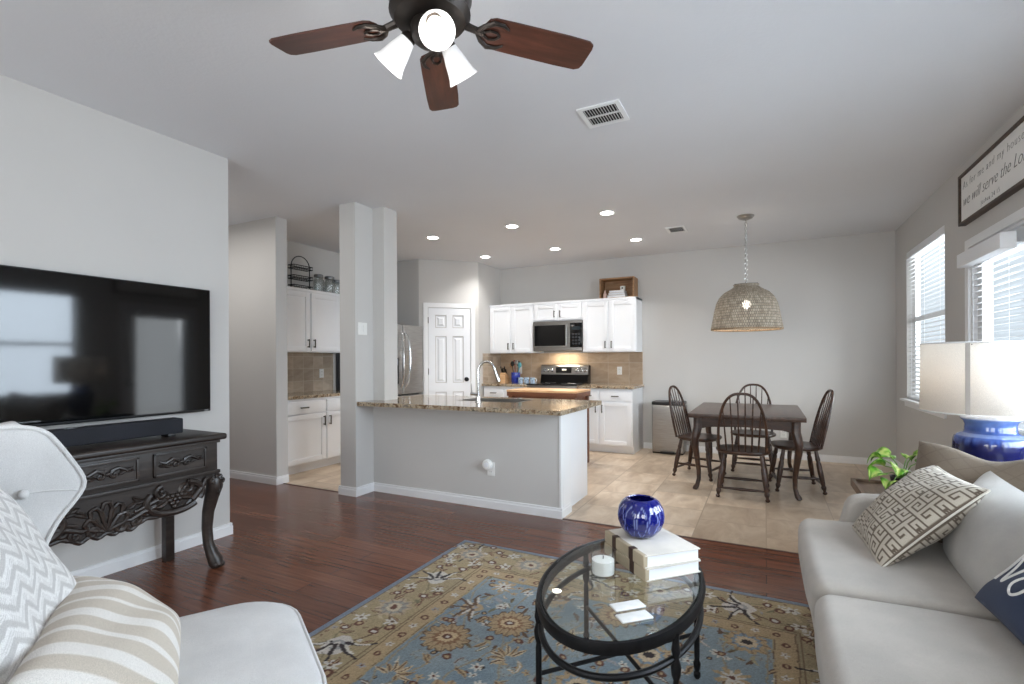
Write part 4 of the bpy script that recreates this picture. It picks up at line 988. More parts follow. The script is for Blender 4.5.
    for i in range(5):
        for j in range(8):
            px = -FW+2*FW*i/4+(.06 if j % 2 else -.06); py = -FL+2*FL*j/7+rn_.uniform(-.03, .03)
            if abs(px) > hw-.5: px = math.copysign(hw-.54, px)
            ty = (i*3+j*2) % 5
            if ty == 0: rosette(px, py, .12, 14, rn_.random(), [(1, BRN), (.93, TAN), (.55, srgb((140, 104, 76))), (.4, srgb((200, 176, 140))), (.22, RUST), (.1, CRM)])
            elif ty == 1: rosette(px, py, .10, 10, rn_.random(), [(1, TAN), (.7, srgb((126, 144, 158))), (.5, srgb((196, 176, 148))), (.25, DK)])
            elif ty == 2: lotus(px, py, .085, rn_.uniform(0, 6), TAN, BRN)
            elif ty == 3:
                for a in range(7): leaf(px+.055*math.cos(a*.5+i), py+.055*math.sin(a*.5+i), .042, a*.5+i, TAN if a % 2 else srgb((198, 178, 148)), BRN)
            else: daisy(px, py, .075, 8, rn_.random(), TAN, DK); daisy(px, py, .05, 8, .3, CRM, RUST)
            for a in range(6):
                an = a*1.05+rn_.random(); d = rn_.uniform(.13, .19); qx, qy = px+d*math.cos(an), py+d*math.sin(an)
                if abs(qx) > hw-.47 or abs(qy) > hl-.47: continue
                z = (a+k) % 4
                if z == 0: daisy(qx, qy, .03, 6, an, CRM, RUST)
                elif z == 1: leaf(qx, qy, .045, an+1, TAN, BRN)
                elif z == 2: ringm(qx, qy, .02, RUST, TAN)
                else: leaf(qx, qy, .035, an, BRN if a % 2 else srgb((160, 150, 122)))
            k += 1
    C *= (.80+.34*np.random.default_rng(3).random((nx, ny, 1))).astype(np.float32)*(.9+.2*smooth(60)[..., None]).astype(np.float32)
    org = Vector((cx, cy, 0)); hz = .011
    vs = np.stack([X, Y, np.full_like(X, hz)], -1).reshape(-1, 3)
    idx = np.arange(nx*ny).reshape(nx, ny); q = np.stack([idx[:-1, :-1], idx[1:, :-1], idx[1:, 1:], idx[:-1, 1:]], -1).reshape(-1, 4)
    # skirt down to the floor
    per = np.concatenate([idx[:, 0], idx[-1, 1:], idx[-2::-1, -1], idx[0, -2:0:-1]]); n0 = nx*ny
    low = vs[per].copy(); low[:, 2] = 0; low[:, :2] *= 1.003
    a = np.arange(len(per)); b_ = (a+1) % len(per)
    sk = np.stack([per[a], n0+a, n0+b_, per[b_]], -1)
    V = np.concatenate([vs, low]); Fq = np.concatenate([q, sk]).astype(np.int32)
    cols = np.concatenate([C.reshape(-1, 3), C.reshape(-1, 3)[per]])
    me = bpy.data.meshes.new('area_rug'); me.vertices.add(len(V)); me.vertices.foreach_set('co', V.astype(np.float32).ravel())
    me.loops.add(Fq.size); me.loops.foreach_set('vertex_index', Fq.ravel()); me.polygons.add(len(Fq)); me.polygons.foreach_set('loop_start', np.arange(0, Fq.size, 4)); 
    me.update(calc_edges=True)
    ca = me.color_attributes.new('Col', 'FLOAT_COLOR', 'POINT'); ca.data.foreach_set('color', np.concatenate([cols, np.ones((len(cols), 1))], 1).astype(np.float32).ravel())
    me.materials.append(rugm); me.validate()
    o = bpy.data.objects.new('area_rug', me); COL.objects.link(o); o.location = org
    return tag(o, 'blue and gold floral oriental rug on the dark wood floor', 'rug')
rug()

# ---- television and sound bar
TV = thing('television', 'large black flat screen television mounted on the left wall', 'television', (XL, 1.385, .92)); tw, thh = .735, .835
MB().rbox(.03, .065, -tw, tw, 0, thh, .006, 2, 2).build('television_body', black, TV)
MB().box(.0652, .0665, -tw+.008, tw-.008, .016, thh-.008).build('screen', blackg, TV, smooth=False)
MB().box(.0652, .0672, tw-.045, tw-.02, .006, .012).build('badge', plain('badge_silver', (150, 150, 152), .3, 1), TV, smooth=False)
MB().box(.002, .03, -.25, .25, .2, .6, .004).build('wall_bracket', black, TV)
SB = thing('sound_bar', 'long black sound bar on the carved console under the television', 'sound bar', (-3.16, 1.26, .82))
MB().rbox(-.05, .05, -.5, .5, .016, .104, .008, 3, 4).build('sound_bar_body', darkcl, SB)
for y in (-.4, .44): MB().box(-.04, .04, y-.02, y+.02, 0, .017, .003).build('foot', black, SB)
MB().box(-.02, .02, -.06, .04, .1041, .106, .0008).build('button_strip', blackg, SB)

# ---- carved console table
CX, CY = -3.0, 1.32      # front plane x, centre y
CT = thing('console_table', 'ornately carved dark wood console table against the left wall', 'console table', (-3.23, CY, 0)); O = CT.location
hl = .575
MB(O).rbox(-3.465, CX+.035, CY-hl-.045, CY+hl+.045, .783, .82, .014, 3, 4).build('tabletop', carved, CT)
MB(O).box(-3.45, CX, CY-hl, CY+hl, .585, .784, .003).box(-3.452, CX+.012, CY-hl-.012, CY+hl+.012, .765, .784, .004).box(-3.452, CX+.012, CY-hl-.012, CY+hl+.012, .58, .6, .004).build('drawer_case', carved, CT)
def spiral(c, r0, turns, sgn, n=26, start=0, shrink=.18):
    pts = []
    for i in range(n+1):
        t = i/n; a = start+sgn*turns*2*PI*t; r = r0*(1-(1-shrink)*t); pts.append((c[0], c[1]+r*math.cos(a), c[2]+r*math.sin(a)))
    return pts
def taper(n, r0, r1): return [r0+(r1-r0)*i/(n-1) for i in range(n)]
def leafy(mb, x, y, z, L, ang, w, h=.008):
    # small carved leaf: ridge-raised blade lying on the face
    c, s = math.cos(ang), math.sin(ang); n = 7; vs = []; 
    for i in range(n):
        t = i/(n-1); ww = w*math.sin(PI*min(1, .08+t*.92))**.7; u = L*t; k = .12*L*math.sin(t*PI)
        for v, hx in ((-ww, 0), (-ww*.45, h*.7), (0, h*.4), (ww*.45, h*.7), (ww, 0)): vs.append((x+hx, y+u*c-(v+k)*s, z+u*s+(v+k)*c))
    fs = [(i*5+j, i*5+j+1, (i+1)*5+j+1, (i+1)*5+j) for i in range(n-1) for j in range(4)]
    mb.add(vs, fs)
for cy in (CY-.36, CY, CY+.36):
    o = MB(O); w, h0, h1 = .145, .622, .752; x = CX+.001
    o.box(x, x+.012, cy-w, cy+w, h0, h0+.014, .003).box(x, x+.012, cy-w, cy+w, h1-.014, h1, .003).box(x, x+.012, cy-w, cy-w+.014, h0, h1, .003).box(x, x+.012, cy+w-.014, cy+w, h0, h1, .003).box(x, x+.004, cy-w+.012, cy+w-.012, h0+.012, h1-.012)
    o = o.build('drawer', carved, CT)
    k = MB(O); zc = (h0+h1)/2; xx = x+.006
    for sg in (-1, 1):
        p = spiral((xx, cy+sg*.03, zc-.006), .021, 1.2, sg, 22, PI/2); k.tube(p, taper(len(p), .009, .005), 7)
        k.tube([(xx, cy+sg*.012, zc+.014), (xx+.003, cy+sg*.05, zc+.026), (xx+.002, cy+sg*.085, zc+.006), (xx, cy+sg*.115, zc+.018)], [.008, .010, .009, .004], 7)
        leafy(k, xx, cy+sg*.05, zc-.012, .055, (0 if sg > 0 else PI)+.35*sg, .014); leafy(k, xx, cy+sg*.06, zc+.012, .05, (0 if sg > 0 else PI)-.4*sg, .012)
        leafy(k, xx, cy+sg*.075, zc-.002, .048, (0 if sg > 0 else PI)+.0, .010)
    k.sphere((xx+.002, cy, zc), .011, 10); k.build('carved_pull', carved, o)
# apron with scalloped lower edge
def low(y):
    a = abs(y-CY)
    pts = [(0, .378), (.035, .362), (.07, .382), (.11, .362), (.15, .386), (.185, .40), (.23, .394), (.30, .395), (.37, .41), (.43, .45), (.475, .515), (.515, .56), (.6, .57)]
    for (a0, z0), (a1, z1) in zip(pts[:-1], pts[1:]):
        if a <= a1:
            t = (a-a0)/(a1-a0); t = t*t*(3-2*t); return z0+(z1-z0)*t
    return .57
ys = [CY-hl+.02+(2*hl-.04)*i/90 for i in range(91)]
poly = [(ys[0], .582)]+[(y, low(y)) for y in ys]+[(ys[-1], .582)]
ap = MB(O).prism(poly[::-1], CX-.03, CX-.004, 'x').build('carved_apron', carved, CT, smooth=False)
rim = MB(O).tube([(CX-.006, y, low(y)+.008) for y in ys], .0115, 8).build('apron_moulding', carved, ap)
xx = CX-.004; k = MB(O)
# central palmette
for a, L in ((PI/2, .13), (PI/2+.5, .125), (PI/2-.5, .125), (PI/2+1.0, .105), (PI/2-1.0, .105)):
    tip = (CY+L*math.cos(a), .40+L*math.sin(a)*1.1); side = (-math.sin(a)*.026, math.cos(a)*.026)
    mid = (CY+L*.72*math.cos(a), .40+L*.72*math.sin(a)*1.1)
    k.tube([(xx, CY+.01*math.cos(a), .40), (xx+.004, mid[0]+side[0], mid[1]+side[1]), (xx+.006, tip[0]+side[0]*.5, tip[1]+side[1]*.5), (xx+.007, tip[0], tip[1]), (xx+.006, tip[0]-side[0]*.5, tip[1]-side[1]*.5), (xx+.004, mid[0]-side[0], mid[1]-side[1]), (xx, CY+.01*math.cos(a), .40)], .0105, 7)
for sg in (-1, 1):
    for c, r, st in (((xx, CY+sg*.06, .403), .028, 0), ((xx, CY+sg*.13, .41), .028, PI/2), ((xx, CY+sg*.18, .44), .024, PI)):
        p = spiral(c, r, 1.3, -sg, 24, st); k.tube(p, taper(len(p), .0125, .008), 7)
k.build('carved_palmette', carved, ap)
for sg in (-1, 1):
    k = MB(O); c = (CY+sg*.325, .485)
    # cartouche scrolls round a bunch of grapes
    p = [(xx+.006, c[0]+sg*.145*math.cos(a), c[1]+.078*math.sin(a)) for a in np.linspace(2.55, 5.6, 24)]; k.tube(p, taper(24, .017, .021), 8)
    p = [(xx+.006, c[0]+sg*.04+sg*.115*math.cos(a), c[1]+.01+.072*math.sin(a)) for a in np.linspace(-.55, 1.25, 16)]; k.tube(p, .019, 8)
    for q in (-1, 1):
        p = spiral((xx+.006, c[0]+q*.068, c[1]+.045), .036, 1.1, -q, 22, PI/2 if q < 0 else PI/2); k.tube(p, taper(len(p), .014, .008), 8)
    k.tube([(xx+.004, c[0]-sg*.10, c[1]-.02), (xx+.006, c[0]-sg*.16, c[1]-.035), (xx+.006, c[0]-sg*.22, c[1]-.06), (xx+.004, c[0]-sg*.25, c[1]-.055)], [.018, .016, .013, .008], 8)
    k.tube([(xx+.004, c[0]-sg*.09, c[1]+.01), (xx+.006, c[0]-sg*.14, c[1]-.005), (xx+.006, c[0]-sg*.2, c[1]-.025)], [.016, .013, .007], 8)
    k.tube([(xx+.004, c[0]+sg*.10, c[1]-.03), (xx+.008, c[0]+sg*.145, c[1]+.02), (xx+.008, c[0]+sg*.175, c[1]+.07), (xx+.004, c[0]+sg*.215, c[1]+.083)], [.02, .018, .015, .01], 8)
    k.build('carved_scroll', carved, ap)
    k = MB(O)
    for r_, n_ in enumerate((4, 3, 2, 1)):
        for i in range(n_): k.sphere((xx+.008, c[0]+(i-(n_-1)/2)*.025, c[1]+.015-.02*r_), .0145, 9)
    k.build('carved_grapes', carved, ap)
    k = MB(O)
    for a in (.2, .75, -.3, PI-.2, PI-.75, PI+.3): leafy(k, xx+.002, c[0]+.038*math.cos(a), c[1]+.022*math.sin(a)+.005, .08, a, .024, .016)
    for a, dy in ((PI if sg > 0 else 0, .15), ((PI-.5) if sg > 0 else .5, .16), ((PI+.5) if sg > 0 else -.5, .19)): leafy(k, xx+.002, c[0]-sg*dy, c[1]+.03, .06, a, .016, .01)
    k.build('carved_leaves', carved, ap)
for sg in (-1, 1):
    y = CY+sg*(hl-.015)
    path = [(-.03, .60, .034), (-.012, .565, .042), (.012, .53, .044), (.014, .49, .039), (.0, .43, .034), (-.018, .34, .029), (-.024, .24, .026), (-.018, .15, .026), (0, .085, .03), (.016, .045, .036), (.022, .018, .036), (.018, 0, .026)]
    L = MB(O).tube([(CX-.035+o, y+sg*o*.6, z) for o, z, r in path], [r*1.15 for o, z, r in path], 12, up=(1, 0, 0)).build('front_leg', carved, CT)
    k = MB(O)
    for q in (-1, 1):
        p = spiral((CX+.012, y+sg*.012+q*.022, .535), .026, 1.2, q, 20, PI/2); k.tube(p, taper(len(p), .011, .006), 7)
    leafy(k, CX+.012, y+sg*.01, .55, .1, -PI/2, .022, .016)
    k.build('carved_knee', carved, L)
    k = MB(O)
    for q in (-1, 0, 1): k.sphere((CX+.008, y+sg*.014+q*.022, .02), .017, 9, (1.2, .8, 1.1))
    k.build('claw_toes', carved, L)
    MB(O).box(-3.415, -3.365, y-.06*sg-.026, y-.06*sg+.026, 0, .59, .004).build('rear_leg', carved, CT)

# ---- cushions and pillows
def pillow(name, mat, W, Ht, T, P0_, ux, uy, colf=None, n=64, parent=None, pinch=.07, power=.55, dent=0, seed=1, sag=0, nv=None):
    """W along ux, Ht along uy, centre P0_; thickness along ux x uy"""
    ux, uy = Vector(ux).normalized(), Vector(uy); uy = (uy-ux*uy.dot(ux)).normalized(); uz = ux.cross(uy)
    P0_ = Vector(P0_); mb = MB(P0_); rng = random.Random(seed); nv = nv or n
    k = [rng.uniform(0, 6) for _ in range(6)]; cols = []
    def pt(i, j, s):
        u, v = -1+2*i/n, -1+2*j/nv
        th = T/2*max(0, (1-abs(u)**2.6)*(1-abs(v)**2.6))**power
        x = u*W/2*(1-pinch*(1-v*v)); y = v*Ht/2*(1-pinch*(1-u*u))
        w = .010*math.sin(3.1*u+2*v+k[0])+.007*math.sin(5*v-4*u+k[1])
        th = th*(1+.05*math.sin(4*u+k[2])*math.sin(3*v+k[3]))
        if dent and v > 0: y -= dent*math.exp(-(u/.45)**2)*v
        z = s*th+w*(1-u*u)*(1-v*v)-sag*(u*u+v*v)*.5
        return P0_+ux*x+uy*y+uz*z
    vs = []; 
    for s in (1, -1):
        for i in range(n+1):
            for j in range(nv+1):
                vs.append(pt(i, j, s)); 
                if colf: cols.append(colf(i/n, j/nv, s))
    st = (n+1)*(nv+1); fs = []
    for s in range(2):
        for i in range(n):
            for j in range(nv):
                a = s*st+i*(nv+1)+j; q = (a, a+nv+1, a+nv+2, a+1); fs.append(q if s == 0 else q[::-1])
    mb.add(vs, fs)
    if colf: mb.c = np.array([lin(c) for c in cols], dtype=np.float32)
    o = mb.build(name, mat, parent, ang=80, fix=False)
    return o, pt
def edge_piping(pt, n, nv, org, mat, parent, r=.005, name='piping'):
    pts = [pt(i, 0, 1) for i in range(0, n, 4)]+[pt(n, j, 1) for j in range(0, nv, 4)]+[pt(i, nv, 1) for i in range(n, 0, -4)]+[pt(0, j, 1) for j in range(nv, 0, -4)]
    return MB(org).tube(pts, r, 8, True).build(name, mat, parent)

# ---- sofa
SF = thing('sofa', 'pale linen two cushion sofa along the right side of the room', 'sofa', (.62, 1.95, 0)); O = SF.location
SX0, SX1, SY0, SY1 = .15, 1.06, .93, 2.965
MB(O).rbox(SX0+.03, SX1-.02, SY0+.02, SY1-.02, .07, .31, .03, 3, 4).build('sofa_base', sofaf, SF)
def seatfn(p, n):
    q = list(p); q[2] += .016*(1-n[0]**2)*(1-n[1]**2)*(1 if n[2] > 0 else 0)+.003*math.sin(9*p.x+4*p.y)
    q[0] -= .018*(1-n[1]**4)*(1 if n[0] < -.8 else 0); return q
for (a, b_) in ((SY0+.12, 2.0), (2.0, 2.89)):
    MB(O).rbox(SX0, .895, a+.003, b_-.003, .305, .478, .055, 5, 12, seatfn).build('seat_cushion', sofaf, SF, ang=80)
MB(O).rbox(SX0+.012, SX0+.04, 2.86, 2.9, .2, .46, .01, 2, 2).build('piping', sofaf, SF) if False else None
MB(O).rbox(.90, SX1+.03, SY0, SY1, .2, .74, .06, 5, 6).build('sofa_back', sofaf, SF, ang=80)
for (a, b_) in ((SY0, SY0+.12), (SY1-.115, SY1)):
    def armfn(p, n):
        q = list(p); t = (p.z+.2)/.4
        q[0] += .0; 
        if p.x < 0: q[0] += max(0, -p.x/.35)*.07*(t*t)
        return q
    mb = MB(O)
    prof = [(.30, .08), (.30, .30), (.315, .42), (.335, .50), (.345, .545), (.36, .575), (.385, .592), (.42, .60), (.7, .615), (.9, .66), (1.0, .70), (1.0, .08)]
    bm = bmesh.new(); n_ = len(prof)
    va = [bm.verts.new((x, a, z)) for x, z in prof]; vb = [bm.verts.new((x, b_, z)) for x, z in prof]
    bm.faces.new(va[::-1]); bm.faces.new(vb)
    for i in range(n_): bm.faces.new((va[i], va[(i+1) % n_], vb[(i+1) % n_], vb[i]))
    bmesh.ops.recalc_face_normals(bm, faces=bm.faces)
    eg = [e for e in bm.edges if abs(e.verts[0].co.y-e.verts[1].co.y) < 1e-6]
    bmesh.ops.bevel(bm, geom=eg, offset=.022, segments=4, affect='EDGES', profile=.5)
    mb.bm(bm).build('sofa_arm', sofaf, SF, ang=50)
for x in (.24, .98):
    for y in (SY0+.1, SY1-.1): MB(O).turned((x, y, .0115 if x < .4 else 0.0), (x, y, .075), [(0, .016), (1, .026)], 12).build('leg', legw, SF)
o, pt = pillow('back_cushion', sofap, .98, .44, .25, (.725, 2.245, .61), (0, 1, .0), (.18, 0, .47), n=48, parent=None, pinch=.11, power=1.0, seed=3)
def adopt(o, par):
    o.location = Vector(o.location)-Vector(par.location); o.parent = par
adopt(o, SF)
o, pt = pillow('back_cushion', sofap, .82, .44, .25, (.745, 1.33, .61), (0, 1, .0), (.18, 0, .47), n=48, parent=None, pinch=.11, power=1.0, seed=4)
adopt(o, SF)
# greek key pillow
KEY = ["############", "#..........#", "#.####.####.", "#.#..#.#..#.", "#.#.##.##.#.", "#.#.......#.", "#.###.#####.", "#.........#.", "#.####.##.#.", "#.#..#..#.#.", "#.#.##..###.", "#.#........."]
KEY = ["#############", "#...........#", "#.#####.###.#", "#.#...#.#.#.#", "#.#.#.#.#.#.#", "#.###.#.#...#", "#.....#.#####", "#######......", "#.....#.####.", "#.###.#.#..#.", "#.#.#.#.#.##.", "#...#.#.#....", "#####.#.####."]
CRE, TAU = (194, 185, 170), (104, 92, 80)
def keycol(u, v, s):
    k = 4.0; a, c = ((u*k) % 1)*12, ((v*k) % 1)*12     # cell lines run on grid nodes 0..12
    on = lambda i, j: KEY[j % 12][i % 12] == '#'
    i, j = int(a+.5), int(c+.5); fx, fy = a-i, c-j; h_ = .36
    if not on(i, j): return CRE
    if abs(fx) < h_ and abs(fy) < h_: return TAU
    if abs(fy) < h_ and on(i+(1 if fx > 0 else -1), j): return TAU
    if abs(fx) < h_ and on(i, j+(1 if fy > 0 else -1)): return TAU
    return CRE
PL = thing('throw_pillow', 'cream throw pillow with taupe greek key pattern on the sofa', 'pillow', (.50, 2.52, .48), 0, 'pillows on the sofa')
o, pt = pillow('pillow_cover', paintm, .52, .455, .16, (.52, 2.535, .632), (.05, -1, .02), (.32, -.02, .33), keycol, 208, None, .06, .55, 0, 7)
adopt(o, PL); e = edge_piping(pt, 208, 208, Vector((.52, 2.535, .632)), fabric('piping_cream', (222, 216, 204)), None, .0035); adopt(e, PL)
# navy pillow with white script
PN = thing('throw_pillow', 'navy throw pillow with white script lettering on the sofa', 'pillow', (.66, 1.80, .48), 0, 'pillows on the sofa')
nc = Vector((.70, 1.815, .625)); nux, nuy = Vector((.04, -1, 0)), Vector((.24, 0, .26))
o, pt = pillow('pillow_cover', navy, .48, .32, .13, nc, nux, nuy, None, 48, None, .03, .5, 0, 11); adopt(o, PN)
def stroke(pts, w=.0065):
    # pts in pillow units (u,v in 0..1), laid on the front face
    P_ = []
    for a, b_ in zip(pts[:-1], pts[1:]):
        for t in (0, .33, .66): P_.append((a[0]+(b_[0]-a[0])*t, a[1]+(b_[1]-a[1])*t))
    P_.append(pts[-1]); out = []
    for (u, v) in P_: p = pt(u*48, v*48, FACE); q = pt(24, 24, FACE); out.append(p)
    return out
FACE = 1 if (pt(24, 24, 1).x < pt(24, 24, -1).x) else -1
script = MB(nc)
def smooth_path(p, k=6):
    p = [Vector((a, b_, 0)) for a, b_ in p]; out = []
    for i in range(len(p)-1):
        p0, p1, p2, p3 = p[max(0, i-1)], p[i], p[i+1], p[min(len(p)-1, i+2)]
        for j in range(k):
            t = j/k; q = .5*((2*p1)+(p2-p0)*t+(2*p0-5*p1+4*p2-p3)*t*t+(3*p1-p0-3*p2+p3)*t**3); out.append((q.x, q.y))
    out.append((p[-1].x, p[-1].y)); return out
for path in ([(.10, .62), (.15, .58), (.21, .66), (.29, .86), (.26, .66), (.21, .40)], [(.29, .86), (.31, .62), (.33, .42), (.40, .60), (.47, .88), (.50, .93)],
             [(.56, .62), (.50, .58), (.47, .46), (.52, .38), (.59, .44), (.61, .56), (.56, .62), (.62, .60), (.68, .58)], [(.68, .5), (.74, .58), (.73, .64), (.68, .56), (.70, .42), (.77, .42), (.83, .6), (.86, .88), (.83, .9), (.81, .6), (.83, .4), (.9, .46)]):
    script.tube([pt((u-.07)*48, (v-.14)*48, FACE) for u, v in smooth_path(path)], .0042, 7)
o = script.build('script_lettering', fabric('white_embroidery', (232, 230, 226)), None); adopt(o, PN)
o['label'] = 'white script lettering'
# tan quilted pillow in the corner
def tcol(u, v, s):
    q = min(abs(((u+v)*6) % 1-.5), abs(((u-v)*6) % 1-.5)); f = .86 if q < .04 else 1
    return tuple(c*f for c in (122, 109, 95))
PT = thing('throw_pillow', 'tan quilted throw pillow leaning in the sofa corner below the lamp', 'pillow', (.85, 2.80, .48), 0, 'pillows on the sofa')
o, pt = pillow('pillow_cover', paintm, .60, .46, .14, (.80, 2.65, .685), (.60, -.58, .06), (.13, .13, .42), tcol, 120, None, .05, .5, .055, 5)
adopt(o, PT)

# ---- armchair at the left
AC = thing('armchair', 'white linen wing back armchair in the left foreground', 'armchair', (-1.318, .724, .0115), math.radians(-30.6))
def seat2(p, n):
    q = list(p); q[2] += .014*(1-n[0]**2)*(1-n[1]**2)*(1 if n[2] > 0 else 0); return q
mb = MB(); W2_, y0, y1 = .36, -.44, .315
def rrect(x, y0, y1, r, n=7):
    out = []
    for cx, cy, a0 in ((x-r, y1-r, 0), (-x+r, y1-r, PI/2), (-x+.05, y0+.05, PI), (x-.05, y0+.05, 1.5*PI)):
        rr = r if a0 < 3 else .05
        for i in range(n+1): a = a0+PI/2*i/n; out.append((cx+rr*math.cos(a), cy+rr*math.sin(a)))
    return out
ring = rrect(W2_-.012, y0, y1, .17)
def ringz(f, z, push=0): 
    cx, cy = 0, (y0+y1)/2; return [((x-cx)*f+cx, (y-cy)*f+cy, z) for x, y in ring]
levels = [(.0, .20), (.94, .20), (.975, .235), (.985, .40), (1.0, .425), (1.0, .440), (.985, .455), (.95, .466), (.8, .474), (.5, .479), (.0, .481)]
n_ = len(ring); vs = []
for f, z in levels: vs += ringz(max(f, 1e-4), z)
mb.add(vs, [(i*n_+k, i*n_+(k+1) % n_, (i+1)*n_+(k+1) % n_, (i+1)*n_+k) for i in range(len(levels)-1) for k in range(n_)])
seat = mb.build('seat', linen, AC, ang=60)
MB().tube([(x, y, .447) for x, y, _ in ringz(1.002, 0)], .006, 8, True).build('piping', linen, seat)
def wingw(z):
    t = [(.40, .02), (.55, .025), (.66, .05), (.74, .08), (.80, .118), (.85, .165), (.885, .192), (.91, .193), (.95, .182), (1.0, .166), (1.045, .148), (1.062, .125), (1.07, .095)]
    P_ = [q[0] for q in t]; V_ = [q[1] for q in t]; hw2 = .02 if z < 1.02 else (1.07-z)*.42
    return float(np.mean(np.interp(np.linspace(z-hw2, z+hw2, 15), P_, V_)))
zs = [.36, .42, .48]+list(np.linspace(.52, 1.0, 33))+[1.01, 1.02, 1.03, 1.04, 1.047, 1.053, 1.058, 1.062, 1.066, 1.07]
def backpath(z, m=12):
    yb = -.43-.13*max(0, z-.45)/.6; w = wingw(z); hw_ = .345+.03*max(0, z-.5)/.5; r = .10
    tip = (hw_+.35*max(0, w-.05), yb+r+w)
    L = []
    for i in range(m+1):
        t = i/m; L.append((tip[0]+(hw_-tip[0])*t**.8, tip[1]+(yb+r-tip[1])*t))
    for i in range(1, 9): a = -PI/2*i/8; L.append((hw_-r+r*math.cos(a), yb+r+r*math.sin(a)))
    for i in range(1, 8): L.append(((hw_-r)*(1-i/8), yb-.012*math.sin(i/8*PI/2)))
    right = L; left = [(-x, y) for x, y in reversed(L)]
    return [(x, y, z) for x, y in right]+[(0, yb-.012, z)]+[(x, y, z) for x, y in left]
rows = [backpath(z) for z in zs]; nc_ = len(rows[0])
mb = MB(); mb.grid(lambda i, j: rows[i][j], len(zs), nc_)
bk_ = mb.build('wing_back', linen, AC, ang=80, fix=False)
so = bk_.modifiers.new('thickness', 'SOLIDIFY'); so.thickness = .055; so.offset = 1 
# piping down the two wing edges and over the top
pp = [rows[i][0] for i in range(len(zs))]+[rows[-1][j] for j in range(2, nc_-2, 2)]+[rows[i][-1] for i in range(len(zs)-1, -1, -1)]
MB().tube(pp, .0065, 8).build('piping', linen, bk_)
bx, by, bz_ = backpath(.885)[nc_-1-8]
MB().tube([Vector(backpath(z_)[nc_-1-k_])+Vector((.0015, 0, 0)) for k_, z_ in ((8, .885), (6, .886), (4, .884), (2, .879), (0, .872))], .0022, 6).build('seam', linen, bk_)
MB().sphere((bx+.006, by+.004, bz_), .013, 12).build('button', linen, bk_)
MB().sphere((-bx-.006, by+.004, bz_), .013, 12).build('button', linen, bk_)
for x in (-.29, .29):
    for y in (-.28, .25): MB().turned((x*1.05, y*1.08, 0.0), (x, y, .205), [(0, .014), (1, .024)], 12).build('leg', legw, AC)
Ma = Matrix.Rotation(math.radians(-30.6), 4, 'Z'); Ma.translation = (-1.318, .724, 0)
def A(p): return Ma @ Vector(p)
def Ad(p): return Ma.to_3x3() @ Vector(p)
GW, GG = (238, 237, 235), (204, 202, 200)
def chev(u, v, s):
    f = v*12+.9*abs(((u*6.0) % 1)*2-1); f = f % 1
    if f < .42: return GG
    if .5 < f < .56 or .66 < f < .72: return (216, 214, 212)
    return GW
PC = thing('throw_pillow', 'white and grey chevron throw pillow against the back of the armchair', 'pillow', A((-.05, -.25, .48)), 0, 'pillows on the armchair')
cc = A((-.055, -.318, .725))
o, pt = pillow('pillow_cover', paintm, .52, .50, .16, cc, Ad((1, .02, 0)), Ad((0, -.17, .45)), chev, 150, None, .05, .5, 0, 21); adopt(o, PC)
BG, CR = (206, 196, 182), (234, 230, 224)
bands = [(.05, BG), (.085, CR), (.17, BG), (.2, CR), (.27, BG), (.335, CR), (.42, BG), (.45, CR), (.53, BG), (.6, CR), (.68, BG), (.71, CR), (.80, BG), (.86, CR), (.93, BG), (1.1, CR)]
def strp(u, v, s):
    for e_, c in bands:
        if u < e_: return c
PS = thing('lumbar_pillow', 'beige and cream striped lumbar pillow lying on the armchair seat', 'pillow', A((0, -.05, .482)), 0, 'pillows on the armchair')
cc = A((.0, -.122, .585))
o, pt = pillow('pillow_cover', paintm, .56, .31, .16, cc, Ad((1, 0, 0)), Ad((0, -.22, .17)), strp, 120, None, .03, .5, 0, 22); adopt(o, PS)

# ---- coffee table
T0 = thing('coffee_table', 'oval glass top coffee table with black iron frame on the rug', 'coffee table', (-.47, 1.808, .0115)); tz = .447; EA, EB = .2785, .4566
def oval(prof, n=96, closed=True):
    mb = MB(); m = len(prof)
    vs = [((EA+o)*math.cos(2*PI*k/n), (EB+o)*math.sin(2*PI*k/n), z) for o, z in prof for k in range(n)]
    fs = [(i*n+k, i*n+(k+1) % n, ((i+1) % m)*n+(k+1) % n, ((i+1) % m)*n+k) for i in range(m if closed else m-1) for k in range(n)]
    if not closed: fs += [tuple(range(n))[::-1], tuple((m-1)*n+k for k in range(n))]
    return mb.add(vs, fs)
oval([(-.026, tz-.03), (-.002, tz-.034), (.003, tz-.015), (0, tz+.003), (-.008, tz+.005), (-.015, tz-.005), (-.026, tz-.006)]).build('top_ring', blackm, T0)
oval([(-.0155, tz-.0048), (-.0155, tz-.001), (-.018, tz+.003)], 96, False).build('glass_top', tabgl, T0)
MB().tube([((EA-.014)*math.cos(a), (EB-.014)*math.sin(a), .345) for a in np.linspace(0, 2*PI, 96, endpoint=False)], .0105, 10, True).build('lower_ring', blackm, T0)
ends = [(.226, .253), (-.226, .253), (-.226, -.253), (.226, -.253)]
legp = [(0, .008), (.02, .013), (.05, .013), (.065, .008), (.1, .012), (.14, .014), (.17, .009), (.2, .0105), (.62, .0105), (.66, .008), (.7, .014), (.76, .016), (.82, .009), (.87, .014), (.92, .011), (1, .0105)]
for k in range(4): MB().turned((ends[k][0], ends[k][1], 0), (ends[k][0], ends[k][1], tz-.02), legp, 12).build('leg', blackm, T0)
for k in (0, 1):
    c, q = ends[k]; MB().tube([(c*.98, q*.98, .175+.008*k), (-c*.98, -q*.98, .175+.008*k)], .0075, 8).build('cross_bar', blackm, T0)
yaw_ = .4715
GZ = .0115+tz+.0032
